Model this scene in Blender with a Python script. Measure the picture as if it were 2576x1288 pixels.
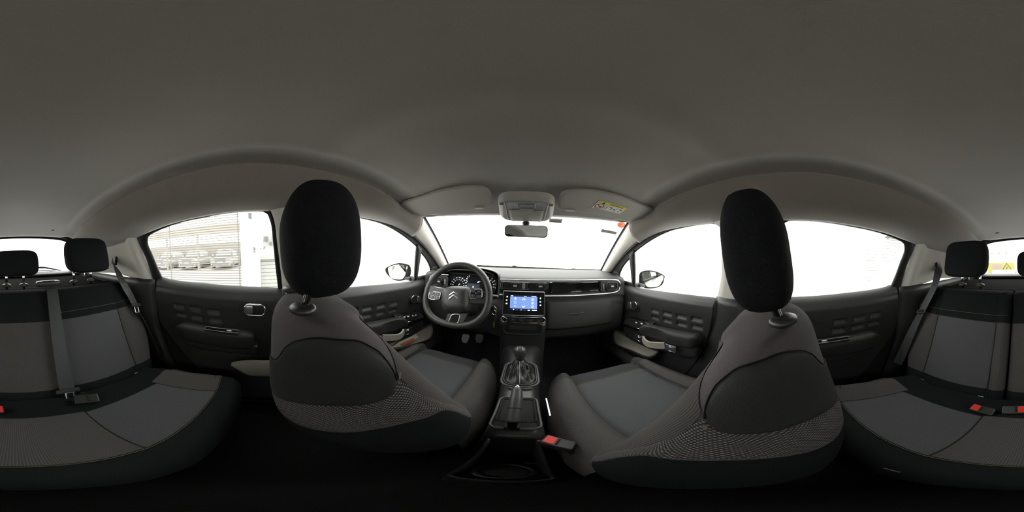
import bpy, bmesh, math, random
import numpy as np
from mathutils import Vector, Matrix
random.seed(7)
for o in list(bpy.data.objects):
    bpy.data.objects.remove(o, do_unlink=True)
SC = bpy.context.scene
COL = SC.collection
PI = math.pi
# ------------------------------------------------------------------ camera, world, exposure
# The photograph is a full 360 x 180 degree panorama taken between the two front seats.
# Car frame: x to the right, y forward, z up, origin at the lens; the floor is at FLOOR.
FLOOR = -0.95
YAW, ROLL = math.radians(4.86), math.radians(1.71)
CAMX = 0.004
Rz = np.array([[math.cos(YAW), math.sin(YAW), 0], [-math.sin(YAW), math.cos(YAW), 0], [0, 0, 1]])
Ry = np.array([[math.cos(ROLL), 0, math.sin(ROLL)], [0, 1, 0], [-math.sin(ROLL), 0, math.cos(ROLL)]])
CM = Rz @ Ry
cam = bpy.data.cameras.new('camera')
camo = bpy.data.objects.new('camera', cam)
COL.objects.link(camo)
cam.type = 'PANO'
try:
    cam.panorama_type = 'EQUIRECTANGULAR'
except Exception:
    cam.cycles.panorama_type = 'EQUIRECTANGULAR'
cam.clip_start = 0.005
right, fwd, up = CM.T @ np.array([1, 0, 0]), CM.T @ np.array([0, 1, 0]), CM.T @ np.array([0, 0, 1])
camo.matrix_world = Matrix(((right[0], up[0], -fwd[0], CAMX), (right[1], up[1], -fwd[1], 0),
                            (right[2], up[2], -fwd[2], 0), (0, 0, 0, 1)))
SC.camera = camo
W = bpy.data.worlds.new('world')
SC.world = W
W.use_nodes = True
bg = W.node_tree.nodes['Background']
bg.inputs[0].default_value = (1.0, 0.99, 0.97, 1)
bg.inputs[1].default_value = 7.0
SC.view_settings.view_transform = 'Standard'
SC.view_settings.look = 'None'
SC.view_settings.gamma = 1
SC.view_settings.use_curve_mapping = False
SC.view_settings.exposure = 0.0
SC.cycles.max_bounces = 8
SC.cycles.transparent_max_bounces = 16

# ------------------------------------------------------------------ measuring helpers
# a photo pixel gives a direction; the point is where that direction meets a given surface of the car
def ray(px, py):
    lon = (px / 2576 - .5) * 2 * PI
    lat = (.5 - py / 1288) * PI
    return CM.T @ np.array([math.sin(lon) * math.cos(lat), math.cos(lon) * math.cos(lat), math.sin(lat)])
C0 = np.array([CAMX, 0, 0])
def pl(px, py, n, p0):
    d = ray(px, py)
    n = np.array(n, float)
    return C0 + d * (n @ (np.array(p0, float) - C0)) / (n @ d)
def ax(px, py, x): return pl(px, py, (1, 0, 0), (x, 0, 0))
def ay(px, py, y): return pl(px, py, (0, 1, 0), (0, y, 0))
def az(px, py, z): return pl(px, py, (0, 0, 1), (0, 0, z))

# ------------------------------------------------------------------ materials
def srgb(r, g, b):
    f = lambda c: (c / 255 / 12.92) if c / 255 <= .04045 else ((c / 255 + .055) / 1.055) ** 2.4
    return (f(r), f(g), f(b), 1)
MATS = {}
def mat(name, col, rough=.6, metal=0, spec=.5, bump=None, sc=400, st=.15, col2=None, coat=0, emit=0, sheen=0):
    m = bpy.data.materials.new(name)
    m.use_nodes = True
    nt = m.node_tree
    b = nt.nodes['Principled BSDF']
    if len(col) == 3: col = (*col, 1)
    b.inputs['Base Color'].default_value = col
    b.inputs['Roughness'].default_value = rough
    b.inputs['Metallic'].default_value = metal
    b.inputs['Specular IOR Level'].default_value = spec
    if coat:
        b.inputs['Coat Weight'].default_value = coat
        b.inputs['Coat Roughness'].default_value = .05
    if sheen:
        b.inputs['Sheen Weight'].default_value = sheen
        b.inputs['Sheen Roughness'].default_value = .45
    if emit:
        b.inputs['Emission Color'].default_value = col
        b.inputs['Emission Strength'].default_value = emit
    if bump:
        N, L = nt.nodes.new, nt.links.new
        tc = N('ShaderNodeTexCoord')
        src = tc.outputs['UV'] if bump in ('rib', 'dots', 'knit') else tc.outputs['Object']
        if bump in ('grain', 'weave'):
            t = N('ShaderNodeTexNoise')
            t.inputs['Scale'].default_value = sc
            t.inputs['Detail'].default_value = 3
            L(src, t.inputs['Vector'])
            h = t.outputs['Fac']
        elif bump == 'rib':
            t = N('ShaderNodeTexWave')
            t.inputs['Scale'].default_value = sc
            t.inputs['Distortion'].default_value = .6
            t.inputs['Detail'].default_value = 2
            t.inputs['Detail Scale'].default_value = 4
            L(src, t.inputs['Vector'])
            h = t.outputs['Fac']
        else:
            mp = N('ShaderNodeMapping')
            mp.inputs['Rotation'].default_value = (0, 0, PI / 4)
            mp.inputs['Scale'].default_value = (sc, sc * (1.0 if bump == 'dots' else 1.25), sc)
            t = N('ShaderNodeTexVoronoi')
            t.voronoi_dimensions = '2D'
            t.inputs['Scale'].default_value = 1
            t.inputs['Randomness'].default_value = .08 if bump == 'dots' else .5
            L(src, mp.inputs['Vector'])
            L(mp.outputs[0], t.inputs['Vector'])
            r = N('ShaderNodeMapRange')
            r.inputs['From Min'].default_value = .22
            r.inputs['From Max'].default_value = .42
            r.inputs['To Min'].default_value = 1
            r.inputs['To Max'].default_value = 0
            L(t.outputs['Distance'], r.inputs['Value'])
            h = r.outputs[0]
        bp = N('ShaderNodeBump')
        bp.inputs['Strength'].default_value = st
        bp.inputs['Distance'].default_value = .002
        L(h, bp.inputs['Height'])
        L(bp.outputs[0], b.inputs['Normal'])
        if col2:
            if len(col2) == 3: col2 = (*col2, 1)
            mx = N('ShaderNodeMix')
            mx.data_type = 'RGBA'
            mx.inputs['A'].default_value = col
            mx.inputs['B'].default_value = col2
            L(h, mx.inputs['Factor'])
            L(mx.outputs['Result'], b.inputs['Base Color'])
    MATS[name] = m
    return m
def glass_mat(name, tint, refl=.06):
    m = bpy.data.materials.new(name)
    m.use_nodes = True
    nt = m.node_tree
    nt.nodes.clear()
    out = nt.nodes.new('ShaderNodeOutputMaterial')
    tr = nt.nodes.new('ShaderNodeBsdfTransparent')
    tr.inputs[0].default_value = tint
    gl = nt.nodes.new('ShaderNodeBsdfGlossy')
    gl.inputs['Roughness'].default_value = .02
    mx = nt.nodes.new('ShaderNodeMixShader')
    mx.inputs[0].default_value = refl
    nt.links.new(tr.outputs[0], mx.inputs[1])
    nt.links.new(gl.outputs[0], mx.inputs[2])
    nt.links.new(mx.outputs[0], out.inputs[0])
    MATS[name] = m
    return m
def trans_mat(name, col, k=.45):
    m = bpy.data.materials.new(name)
    m.use_nodes = True
    nt = m.node_tree
    nt.nodes.clear()
    out = nt.nodes.new('ShaderNodeOutputMaterial')
    a = nt.nodes.new('ShaderNodeBsdfDiffuse')
    b = nt.nodes.new('ShaderNodeBsdfTranslucent')
    a.inputs[0].default_value = col
    b.inputs[0].default_value = col
    mx = nt.nodes.new('ShaderNodeMixShader')
    mx.inputs[0].default_value = k
    nt.links.new(a.outputs[0], mx.inputs[1])
    nt.links.new(b.outputs[0], mx.inputs[2])
    nt.links.new(mx.outputs[0], out.inputs[0])
    MATS[name] = m
def g(v): return (v, v, v, 1)
mat('headliner', (.205, .181, .158, 1), .95, spec=.1, bump='weave', sc=700, st=.25, col2=(.174, .153, .133), sheen=1.0)
mat('pillar', (.62, .60, .55, 1), .7, spec=.25, bump='grain', sc=500, st=.08)
mat('visor', (.33, .31, .28, 1), .75, spec=.2, bump='grain', sc=600, st=.1)
mat('console_grey', (.36, .345, .31, 1), .6, spec=.3, bump='grain', sc=500, st=.06)
mat('door_plastic', g(.030), .46, spec=.5, bump='grain', sc=320, st=.14, col2=g(.025))
mat('dash_soft', g(.055), .62, spec=.32, bump='grain', sc=320, st=.14, col2=g(.046))
mat('black_plastic', g(.02), .42, spec=.5, bump='grain', sc=350, st=.1)
mat('matte_black', g(.012), .8, spec=.2)
mat('shelf_black', g(.004), .95, spec=.02)
mat('dial_black', (.008, .009, .014, 1), .6, spec=.2)
mat('rubber', g(.02), .55, spec=.4)
mat('piano', g(.008), .08, spec=.6, coat=.6)
mat('carpet', g(.014), .98, spec=.05, bump='weave', sc=260, st=.8)
mat('fabric_black', (.0085, .0095, .010, 1), .95, spec=.06, bump='weave', sc=900, st=.5, col2=(.014, .0155, .016))
mat('fabric_dark', (.084, .075, .080, 1), .95, spec=.1, bump='weave', sc=800, st=.5, col2=(.110, .099, .104))
mat('fabric_rib', (.052, .048, .047, 1), .95, spec=.1, bump='rib', sc=80, st=.3, col2=(.080, .075, .073))
mat('fabric_insert', (.060, .061, .064, 1), .95, spec=.1, bump='knit', sc=420, st=.5, col2=(.096, .097, .101))
mat('fabric_knit', (.036, .033, .035, 1), .9, spec=.1, bump='dots', sc=175, st=.5, col2=(.19, .175, .172))
mat('fabric_nose', (.034, .034, .036, 1), .95, spec=.1, bump='weave', sc=800, st=.5, col2=(.046, .046, .048))
mat('boot_leather', g(.011), .42, spec=.5, bump='grain', sc=300, st=.2)
mat('leatherette', (.0165, .016, .0165, 1), .62, spec=.35, bump='grain', sc=420, st=.3, col2=(.023, .022, .023))
mat('belt', (.034, .037, .038, 1), .5, spec=.4, bump='rib', sc=60, st=.1)
mat('stitch', srgb(98, 92, 68), .85)
mat('chrome', g(.75), .12, metal=1)
mat('satin', (.60, .61, .62, 1), .32, metal=1)
mat('grey_metal', (.35, .36, .37, 1), .35, metal=1)
mat('mirror', g(.85), .01, metal=1)
mat('wheel_skin', g(.04), .42, spec=.5, bump='grain', sc=420, st=.15, col2=g(.048))
mat('light_plastic', srgb(150, 146, 134), .55, spec=.35)
trans_mat('film_orange', (.85, .27, .17, 1), .5)
trans_mat('film_cream', (.30, .28, .23, 1), .5)
trans_mat('film_grey', (.085, .095, .085, 1), .4)
mat('tag_grey', (.70, .73, .70, 1), .6)
mat('red_button', srgb(205, 40, 28), .45)
mat('red_print', srgb(150, 20, 40), .5)
mat('orange_print', srgb(222, 110, 70), .6)
mat('yellow_print', srgb(196, 182, 0), .5)
mat('white_print', srgb(205, 205, 198), .6)
mat('black_print', g(.01), .5)
mat('screen_blue', (.22, .36, .80, 1), .3, emit=.85)
mat('screen_dark', (.012, .018, .05, 1), .3, emit=.5)
mat('icon_white', (1, 1, 1, 1), .4, emit=1.3)
mat('icon_red', (.9, .03, .06, 1), .4, emit=.5)
mat('icon_dim', (.55, .65, .95, 1), .4, emit=.9)
mat('lens', (.30, .31, .32, 1), .15, spec=.5, bump='grain', sc=120, st=.1)
mat('brass', srgb(196, 176, 96), .35, metal=1)
mat('paint', (.19, .185, .168, 1), .3, coat=.4)
mat('pedal_rubber', g(.12), .7)
mat('frit', g(.01), .5)
glass_mat('glass', (.93, .95, .93, 1), .035)
glass_mat('clear_lens', (.80, .82, .84, 1), .12)
# surfaces outside the car
mat('ext_ground', g(.78), .9, bump='weave', sc=20, st=.2)
mat('ext_white', (.80, .79, .76, 1), .8)
mat('ext_siding', (0.257, 0.257, 0.243, 1), .8)
mat('ext_slat', (0.119, 0.112, 0.103, 1), .7)
mat('ext_beige', (0.246, 0.224, 0.203, 1), .9)
mat('ext_car', (0.319, 0.307, 0.296, 1), .4)
mat('ext_carlight', (0.353, 0.353, 0.353, 1), .3)
mat('ext_glass', (0.154, 0.149, 0.144, 1), .2)
mat('ext_grey', (0.097, 0.097, 0.100, 1), .8)
mat('ext_yellow', (0.23, 0.215, 0.055, 1), .7)
mat('ext_line', (0.057, 0.057, 0.057, 1), .8)
mat('ext_pink', (0.225, 0.165, 0.165, 1), .8)

# ------------------------------------------------------------------ object helpers
ORG = {}
def setp(o, label=None, cat=None, group=None, kind=None):
    if label: o['label'] = label
    if cat: o['category'] = cat
    if group: o['group'] = group
    if kind: o['kind'] = kind
    return o
def thing(name, loc, label=None, cat=None, group=None, kind=None):
    o = bpy.data.objects.new(name, None)
    o.empty_display_size = .03
    COL.objects.link(o)
    o.location = loc
    ORG[o.name] = np.array(loc, float)
    return setp(o, label, cat, group, kind)
def mobj(name, V, F, m, parent=None, uv=None, smooth=True, thick=0, off=0, bev=0, sub=0, auto=None):
    V = np.array(V, float)
    if parent is not None:
        org = ORG[parent.name]
    else:
        lo, hi = V.min(0), V.max(0)
        org = np.array([(lo[0] + hi[0]) / 2, (lo[1] + hi[1]) / 2, lo[2]])
    me = bpy.data.meshes.new(name)
    me.from_pydata([tuple(v) for v in (V - org)], [], F)
    me.update()
    if uv is not None:
        ul = me.uv_layers.new(name='UVMap')
        for lp in me.loops:
            ul.data[lp.index].uv = uv[lp.vertex_index]
    if smooth:
        me.polygons.foreach_set('use_smooth', [True] * len(me.polygons))
    me.materials.append(MATS[m])
    o = bpy.data.objects.new(name, me)
    COL.objects.link(o)
    if parent is not None:
        o.parent = parent
    else:
        o.location = org
    ORG[o.name] = org
    if thick:
        md = o.modifiers.new('solid', 'SOLIDIFY')
        md.thickness = thick
        md.offset = off
    if bev:
        md = o.modifiers.new('bev', 'BEVEL')
        md.width = bev
        md.segments = 2
        md.limit_method = 'ANGLE'
        md.angle_limit = math.radians(40)
    if sub:
        md = o.modifiers.new('sub', 'SUBSURF')
        md.levels = sub
        md.render_levels = sub
    if auto is not None:
        try:
            me.set_sharp_from_angle(angle=math.radians(auto))
        except Exception:
            pass
    return o
def grid(name, f, nu, nv, m, parent=None, closed=False, thick=0, off=0, capend=False, smooth=True, **kw):
    P = [[np.array(f(i / nu, j / nv), float) for i in range(nu + (0 if closed else 1))] for j in range(nv + 1)]
    n = len(P[0])
    V = [p for r in P for p in r]
    # metric UVs
    U = np.zeros((len(V), 2))
    for j in range(nv + 1):
        a = 0
        for i in range(n):
            if i: a += np.linalg.norm(P[j][i] - P[j][i - 1])
            U[j * n + i, 0] = a
        U[j * n:(j + 1) * n, 0] -= a / 2
    for i in range(n):
        a = 0
        for j in range(nv + 1):
            if j: a += np.linalg.norm(P[j][i] - P[j - 1][i])
            U[j * n + i, 1] = a
    F = []
    for j in range(nv):
        for i in range(n if closed else n - 1):
            k = (i + 1) % n
            F.append((j * n + i, j * n + k, (j + 1) * n + k, (j + 1) * n + i))
    if capend:
        F.append(tuple(range(n))[::-1])
        F.append(tuple(nv * n + i for i in range(n)))
    return mobj(name, V, F, m, parent, uv=U, thick=thick, off=off, smooth=smooth, **kw)
def cr(pts, n, closed=False):
    """Catmull-Rom through pts, n samples spread by arc length."""
    P = np.array(pts, float)
    m = len(P)
    out = []
    segs = m if closed else m - 1
    for i in range(segs):
        p1, p2 = P[i], P[(i + 1) % m]
        p0 = P[i - 1] if (closed or i > 0) else 2 * p1 - p2
        p3 = P[(i + 2) % m] if (closed or i + 2 < m) else 2 * p2 - p1
        for t in np.linspace(0, 1, 12, endpoint=False):
            out.append(.5 * (2 * p1 + (p2 - p0) * t + (2 * p0 - 5 * p1 + 4 * p2 - p3) * t * t + (3 * p1 - p0 - 3 * p2 + p3) * t ** 3))
    out.append(P[0] if closed else P[-1])
    return resample(np.array(out), n, closed)
def resample(A, n, closed=False):
    A = np.array(A, float)
    d = np.r_[0, np.cumsum(np.linalg.norm(np.diff(A, axis=0), axis=1))]
    t = np.linspace(0, d[-1], n + 1)[:-1] if closed else np.linspace(0, d[-1], n)
    return np.stack([np.interp(t, d, A[:, k]) for k in range(A.shape[1])], 1)
def ci(x, xs, ys):
    """smooth monotone cubic interpolation, xs ascending"""
    if x <= xs[0]: return ys[0]
    if x >= xs[-1]: return ys[-1]
    i = max(0, int(np.searchsorted(xs, x, side='right')) - 1)
    def sl(k):
        if k == 0: return (ys[1] - ys[0]) / (xs[1] - xs[0])
        if k == len(xs) - 1: return (ys[k] - ys[k - 1]) / (xs[k] - xs[k - 1])
        a = (ys[k] - ys[k - 1]) / (xs[k] - xs[k - 1])
        b = (ys[k + 1] - ys[k]) / (xs[k + 1] - xs[k])
        return 0 if a * b <= 0 else 2 * a * b / (a + b)
    h = xs[i + 1] - xs[i]
    t = (x - xs[i]) / h
    return ((1 + 2 * t) * (1 - t) ** 2 * ys[i] + t * (1 - t) ** 2 * h * sl(i) + t * t * (3 - 2 * t) * ys[i + 1] + t * t * (t - 1) * h * sl(i + 1))
def cif(xs, ys):
    if xs[0] > xs[-1]: xs, ys = xs[::-1], ys[::-1]
    return lambda x: ci(x, xs, ys)
def ruled(name, A, B, m, parent=None, n=60, nv=1, thick=0, off=0, bulge=None, smoothc=True):
    A = cr(A, n + 1) if smoothc else resample(A, n + 1)
    B = cr(B, n + 1) if smoothc else resample(B, n + 1)
    def f(u, v):
        i = int(round(u * n))
        p = A[i] * (1 - v) + B[i] * v
        if bulge is not None: p = p + np.array(bulge) * math.sin(PI * v)
        return p
    return grid(name, f, n, nv, m, parent, thick=thick, off=off)
def tube(name, path, r, m, parent=None, n=10, closed=False, steps=None, flat=1.0, upv=(0, 0, 1), smoothc=True):
    path = np.array(path, float)
    if steps: path = cr(path, steps, closed) if smoothc else resample(path, steps, closed)
    k = len(path)
    rr = r if hasattr(r, '__len__') else [r] * k
    if len(rr) != k: rr = np.interp(np.linspace(0, 1, k), np.linspace(0, 1, len(rr)), rr)
    V, F = [], []
    upv = np.array(upv, float)
    for i in range(k):
        t = path[(i + 1) % k] - path[i - 1] if closed else path[min(i + 1, k - 1)] - path[max(i - 1, 0)]
        t = t / (np.linalg.norm(t) + 1e-12)
        a = np.cross(t, upv)
        if np.linalg.norm(a) < 1e-3: a = np.cross(t, np.array([1., 0.1, 0]))
        a /= np.linalg.norm(a)
        b = np.cross(a, t)
        for j in range(n):
            w = 2 * PI * j / n
            V.append(path[i] + rr[i] * (a * math.cos(w) + b * math.sin(w) * flat))
    for i in range(k if closed else k - 1):
        i2 = (i + 1) % k
        for j in range(n):
            j2 = (j + 1) % n
            F.append((i * n + j, i * n + j2, i2 * n + j2, i2 * n + j))
    if not closed:
        F.append(tuple(range(n))[::-1])
        F.append(tuple((k - 1) * n + j for j in range(n)))
    return mobj(name, V, F, m, parent)
def strip(name, path, wv, w, th, m, parent=None, steps=None, smoothc=True):
    """a strap: path, width direction(s), width, thickness"""
    path = np.array(path, float)
    k0 = len(path)
    wv = np.array(wv, float)
    if wv.ndim == 1: wv = np.tile(wv, (k0, 1))
    if steps:
        both = np.hstack([path, wv])
        both = cr(both, steps) if smoothc else resample(both, steps)
        path, wv = both[:, :3], both[:, 3:]
    k = len(path)
    V, F, U = [], [], []
    d = 0
    for i in range(k):
        t = path[min(i + 1, k - 1)] - path[max(i - 1, 0)]
        t /= np.linalg.norm(t)
        a = wv[i] - t * (wv[i] @ t)
        a /= np.linalg.norm(a)
        b = np.cross(t, a)
        if i: d += np.linalg.norm(path[i] - path[i - 1])
        for sa, sb in ((-1, -1), (1, -1), (1, 1), (-1, 1)):
            V.append(path[i] + a * sa * w / 2 + b * sb * th / 2)
            U.append((sa * w / 2, d))
    for i in range(k - 1):
        for j in range(4):
            j2 = (j + 1) % 4
            F.append((i * 4 + j, i * 4 + j2, i * 4 + 4 + j2, i * 4 + 4 + j))
    F += [(3, 2, 1, 0), tuple((k - 1) * 4 + j for j in range(4))]
    return mobj(name, V, F, m, parent, uv=U, smooth=False)
def prism(name, pts, depth, m, parent=None, bev=0, smooth=False):
    """closed outline of 3D points swept along vector depth"""
    pts = [np.array(p, float) for p in pts]
    depth = np.array(depth, float)
    n = len(pts)
    V = pts + [p + depth for p in pts]
    F = [tuple(range(n)), tuple(range(n, 2 * n))[::-1]] + [((i + 1) % n, i, n + i, n + (i + 1) % n) for i in range(n)]
    return mobj(name, V, F, m, parent, smooth=smooth, bev=bev)
def sheet(name, pts, m, parent=None):
    return mobj(name, pts, [tuple(range(len(pts)))], m, parent, smooth=False)
def box(name, c, size, m, parent=None, R=None, bev=.003):
    c = np.array(c, float)
    h = np.array(size, float) / 2
    R = np.eye(3) if R is None else np.array(R)
    V = [c + R @ (h * np.array(s)) for s in ((-1, -1, -1), (1, -1, -1), (1, 1, -1), (-1, 1, -1), (-1, -1, 1), (1, -1, 1), (1, 1, 1), (-1, 1, 1))]
    F = [(3, 2, 1, 0), (4, 5, 6, 7), (0, 1, 5, 4), (1, 2, 6, 5), (2, 3, 7, 6), (3, 0, 4, 7)]
    return mobj(name, V, F, m, parent, smooth=False, bev=bev)
def sgp(c, p): return math.copysign(abs(c) ** p, c)
def superell(name, c, rad, m, parent=None, e1=.5, e2=.5, R=None, nu=40, nv=24, mod=None):
    c = np.array(c, float)
    R = np.eye(3) if R is None else np.array(R)
    def f(u, v):
        a, b = u * 2 * PI, (v - .5) * PI
        p = np.array([rad[0] * sgp(math.cos(b), e1) * sgp(math.cos(a), e2),
                      rad[1] * sgp(math.cos(b), e1) * sgp(math.sin(a), e2), rad[2] * sgp(math.sin(b), e1)])
        if mod: p = np.array(mod(p))
        return c + R @ p
    return grid(name, f, nu, nv, m, parent, closed=True)
def rotx(a): return np.array([[1, 0, 0], [0, math.cos(a), -math.sin(a)], [0, math.sin(a), math.cos(a)]])
def roty(a): return np.array([[math.cos(a), 0, math.sin(a)], [0, 1, 0], [-math.sin(a), 0, math.cos(a)]])
def rotz(a): return np.array([[math.cos(a), -math.sin(a), 0], [math.sin(a), math.cos(a), 0], [0, 0, 1]])
def rrect(w, h, r, n=5):
    """rounded rectangle outline, centred, list of (a,b)"""
    out = []
    for cx, cy, a0 in ((w / 2 - r, h / 2 - r, 0), (-w / 2 + r, h / 2 - r, 90), (-w / 2 + r, -h / 2 + r, 180), (w / 2 - r, -h / 2 + r, 270)):
        for k in range(n + 1):
            a = math.radians(a0 + 90 * k / n)
            out.append((cx + r * math.cos(a), cy + r * math.sin(a)))
    return out
class Frame:
    """a local drawing plane: origin, a axis, b axis, normal"""
    def __init__(s, o, a, b):
        s.o = np.array(o, float)
        s.a = np.array(a, float) / np.linalg.norm(a)
        b = np.array(b, float)
        b = b - s.a * (b @ s.a)
        s.b = b / np.linalg.norm(b)
        s.n = np.cross(s.a, s.b)
    def __call__(s, a, b, n=0): return s.o + s.a * a + s.b * b + s.n * n
    def px(s, x, y):
        q = pl(x, y, s.n, s.o) - s.o
        return (q @ s.a, q @ s.b)
    def plate(s, name, out, n0, n1, m, parent, bev=0, ca=0, cb=0):
        return prism(name, [s(a + ca, b + cb, n0) for a, b in out], s.n * (n1 - n0), m, parent, bev=bev)
    def ring(s, name, out, r, n, m, parent, ca=0, cb=0, k=8, flat=1.0):
        return tube(name, [s(a + ca, b + cb, n) for a, b in out], r, m, parent, n=k, closed=True, upv=s.n, flat=flat)
def text(name, body, fr, a, b, n, size, m, parent, align='CENTER', shear=0, width=1.0):
    cu = bpy.data.curves.new(name, 'FONT')
    cu.body = body
    cu.size = size
    cu.align_x = align
    cu.align_y = 'CENTER'
    cu.extrude = .0002
    cu.resolution_u = 2
    cu.shear = shear
    tmp = bpy.data.objects.new(name, cu)
    COL.objects.link(tmp)
    dg = bpy.context.evaluated_depsgraph_get()
    me = bpy.data.meshes.new_from_object(tmp.evaluated_get(dg))
    V = [fr(a + v.co.x * width, b + v.co.y, n + v.co.z) for v in me.vertices]
    F = [tuple(p.vertices) for p in me.polygons]
    bpy.data.objects.remove(tmp, do_unlink=True)
    bpy.data.curves.remove(cu)
    bpy.data.meshes.remove(me)
    return mobj(name, V, F, m, parent, smooth=False)
# ================================================================== THE CAR'S SHELL
def sx(z, off=0): return .645 - .3 * z - off          # half width of the glasshouse at height z (tumblehome)
def sp(s, y, z, off=0): return np.array([s * sx(z, off), y, z])
EDGE_Y = [-1.18, -1.08, -.95, -.8, -.644, -.55, -.429, -.28, -.128, -.008, .1, .213, .315, .382, .456, .552, .647, .73]
EDGE_Z = [.0, .018, .042, .066, .095, .114, .135, .15, .159, .160, .162, .162, .161, .161, .158, .149, .129, .105]
ze = cif(EDGE_Y, EDGE_Z)
XE = cif([-1.18, -1.08, -.95, -.8, -.66, -.55], [.55, .575, .60, .61, .612, .611])
def xe(y): return XE(y) if y < -.55 else sx(ze(y), .0)
HY = [-1.18, -1.08, -.95, -.8, -.69, -.6, -.45, -.28, -.11, .05, .19, .35, .47, .55, .66, .73]
xf = cif(HY, [.46, .45, .44, .44, .45, .465, .49, .51, .515, .505, .50, .505, .525, .55, .562, .560])
zf = cif(HY, [.132, .166, .195, .224, .245, .264, .288, .308, .313, .298, .284, .268, .252, .243, .228, .214])
zc = cif(HY, [.157, .195, .235, .27, .29, .305, .325, .338, .344, .340, .328, .305, .283, .267, .242, .216])
def roof(u, y):
    """u in -1..1 across; returns x, z of the headliner at station y"""
    s = 1 if u >= 0 else -1
    a = abs(u)
    E, F = np.array([xe(y), ze(y)]), np.array([xf(y), zf(y)])
    if a > .62:
        t = (1 - a) / .38          # 0 at the edge, 1 at the fold
        B = .5 * (E + F) + np.array([-.052, -.030])
        # rounded lip, slightly convex rail, soft fold
        p = (1 - t) ** 2 * E + 2 * t * (1 - t) * B + t * t * F
        return s * p[0], p[1]
    t = a / .62
    x = xf(y) * t
    fl = max(0, (t - .86) / .14)
    z = zf(y) + (zc(y) - zf(y)) * (1 - t ** 2.2) + .010 * math.sin(PI * min(1, max(0, (1 - t) / .22))) * (1 if t > .78 else 0)
    return s * x, z
def roofpt(u, v):
    y0 = .73 - v * (1.18 + .73)
    uu = 2 * u - 1
    x, z = roof(uu, y0)
    k = 1 - min(1, abs(x) / .56) ** 2
    z -= .005 * math.exp(-((y0 - .20 + .35 * x * x) / .035) ** 2) * (1 if abs(uu) < .62 else 0) * max(0, 1 - (abs(x) / .47) ** 6)
    y = y0 + .085 * k * max(0, min(1, (y0 - .35) / .38)) ** 1.5 - .05 * k * max(0, min(1, (-.8 - y0) / .38))
    return np.array([x, y, z])
ceil = thing('ceiling', (0, -.1, .34), kind='structure')
grid('headliner', lambda u, v: roofpt(u, v), 120, 110, 'headliner', ceil, thick=.012, off=1)
# header rail turning down to the glass, front and rear
def rim_front(u, v):
    p = roofpt(u, 0)
    return p + np.array([0, .018, .012]) * v
grid('header_roll', rim_front, 90, 3, 'headliner', ceil, thick=.006)
def rim_rear(u, v):
    p = roofpt(u, 1)
    return p + np.array([0, -.04, .012]) * v
grid('rear_header_roll', rim_rear, 90, 3, 'headliner', ceil, thick=.006)
# outer roof skin
grid('roof_skin', lambda u, v: roofpt(u, v) * np.array([1.03, 1.04, 1]) + np.array([0, 0, .045 - .03 * abs(2 * u - 1) ** 6]), 50, 50, 'paint', ceil, thick=.004)
for px, py in ((133, 581), (2509, 588)):                       # trim clips of the rear header
    q = ay(px, py, -1.03)
    superell('trim_clip', (q[0], q[1], q[2] + .004), (.014, .012, .006), 'headliner', ceil, e1=1, e2=1, nu=16, nv=8)

# ---- floor, bulkhead, tailgate
fl = thing('floor', (0, 0, FLOOR), kind='structure')
def floorf(u, v):
    x = (u - .5) * 1.40
    y = 1.5 - v * 2.7
    z = FLOOR + .10 * math.exp(-(x / .16) ** 4)
    if y > 1.15: z += (y - 1.15) * 1.1
    if y < -.35: z += min(.2, (-.35 - y) * .8)
    return (x, y, z)
grid('carpet', floorf, 60, 50, 'carpet', fl, thick=.01, off=-1)
bk = thing('wall_front', (0, 1.5, FLOOR), kind='structure')
grid('bulkhead', lambda u, v: ((u - .5) * 1.5, 1.5 - .10 * v, FLOOR + v * .84), 4, 4, 'matte_black', bk, thick=.02)
grid('scuttle', lambda u, v: ((u - .5) * 1.44, 1.34 + .16 * v, -.112 - .03 * v), 4, 2, 'matte_black', bk, thick=.01)
grid('bonnet', lambda u, v: ((u - .5) * (1.5 - .12 * v), 1.42 + v * .75, -.145 - .05 * v - .12 * v * v - .05 * (2 * u - 1) ** 4), 30, 20, 'paint', bk, thick=.004)
# ---- windscreen
WN, WP = (0, .31, .52), (0, .83, .215)
def wsp(px, py, off=0):
    q = pl(px, py, WN, WP)
    n = np.array(WN) / np.linalg.norm(WN)
    return q - n * off
def wbow(x): return .085 * (1 - min(1, abs(x) / .62) ** 2)
w1 = thing('window_1', (0, 1.3, -.1), kind='structure')
def wsf(u, v):
    xt, xb = .572, .648
    x = (2 * u - 1) * (xt + (xb - xt) * v)
    yt, yb = .752, 1.255
    return np.array([x, yt + (yb - yt) * v + wbow(x), .213 - (.213 + .108) * v + .012 * math.sin(PI * v)])
grid('windscreen_pane', lambda u, v: wsf(u, v) + np.array([0, .012, .008]), 24, 12, 'glass', w1)
for a, b, nm in ((0, .017, 'frit_band'), (.983, 1, 'frit_band')):
    grid(nm, lambda u, v: wsf(a + (b - a) * u, v) + np.array([0, .006, .004]), 2, 20, 'frit', w1, thick=.003)
grid('frit_band', lambda u, v: wsf(u, .985 + .03 * v) + np.array([0, .006, .004]), 30, 2, 'frit', w1, thick=.003)
grid('frit_band', lambda u, v: wsf(u, -.03 + .034 * v) + np.array([0, .006, .004]), 30, 2, 'frit', w1, thick=.003)
for px, py in ((1294, 669), (1443, 676)):                     # wiper parks seen over the dash
    q = ay(px, py, 1.44)
    superell('wiper_pivot', q - np.array([0, 0, .010]), (.022, .02, .014), 'matte_black', bk, e1=.6, e2=.6, nu=16, nv=8)
tube('wiper_arm', [ay(1200, 668, 1.45), ay(1294, 672, 1.46), ay(1380, 675, 1.45), ay(1440, 679, 1.42)], .007, 'matte_black', bk, steps=20, n=6)

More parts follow.
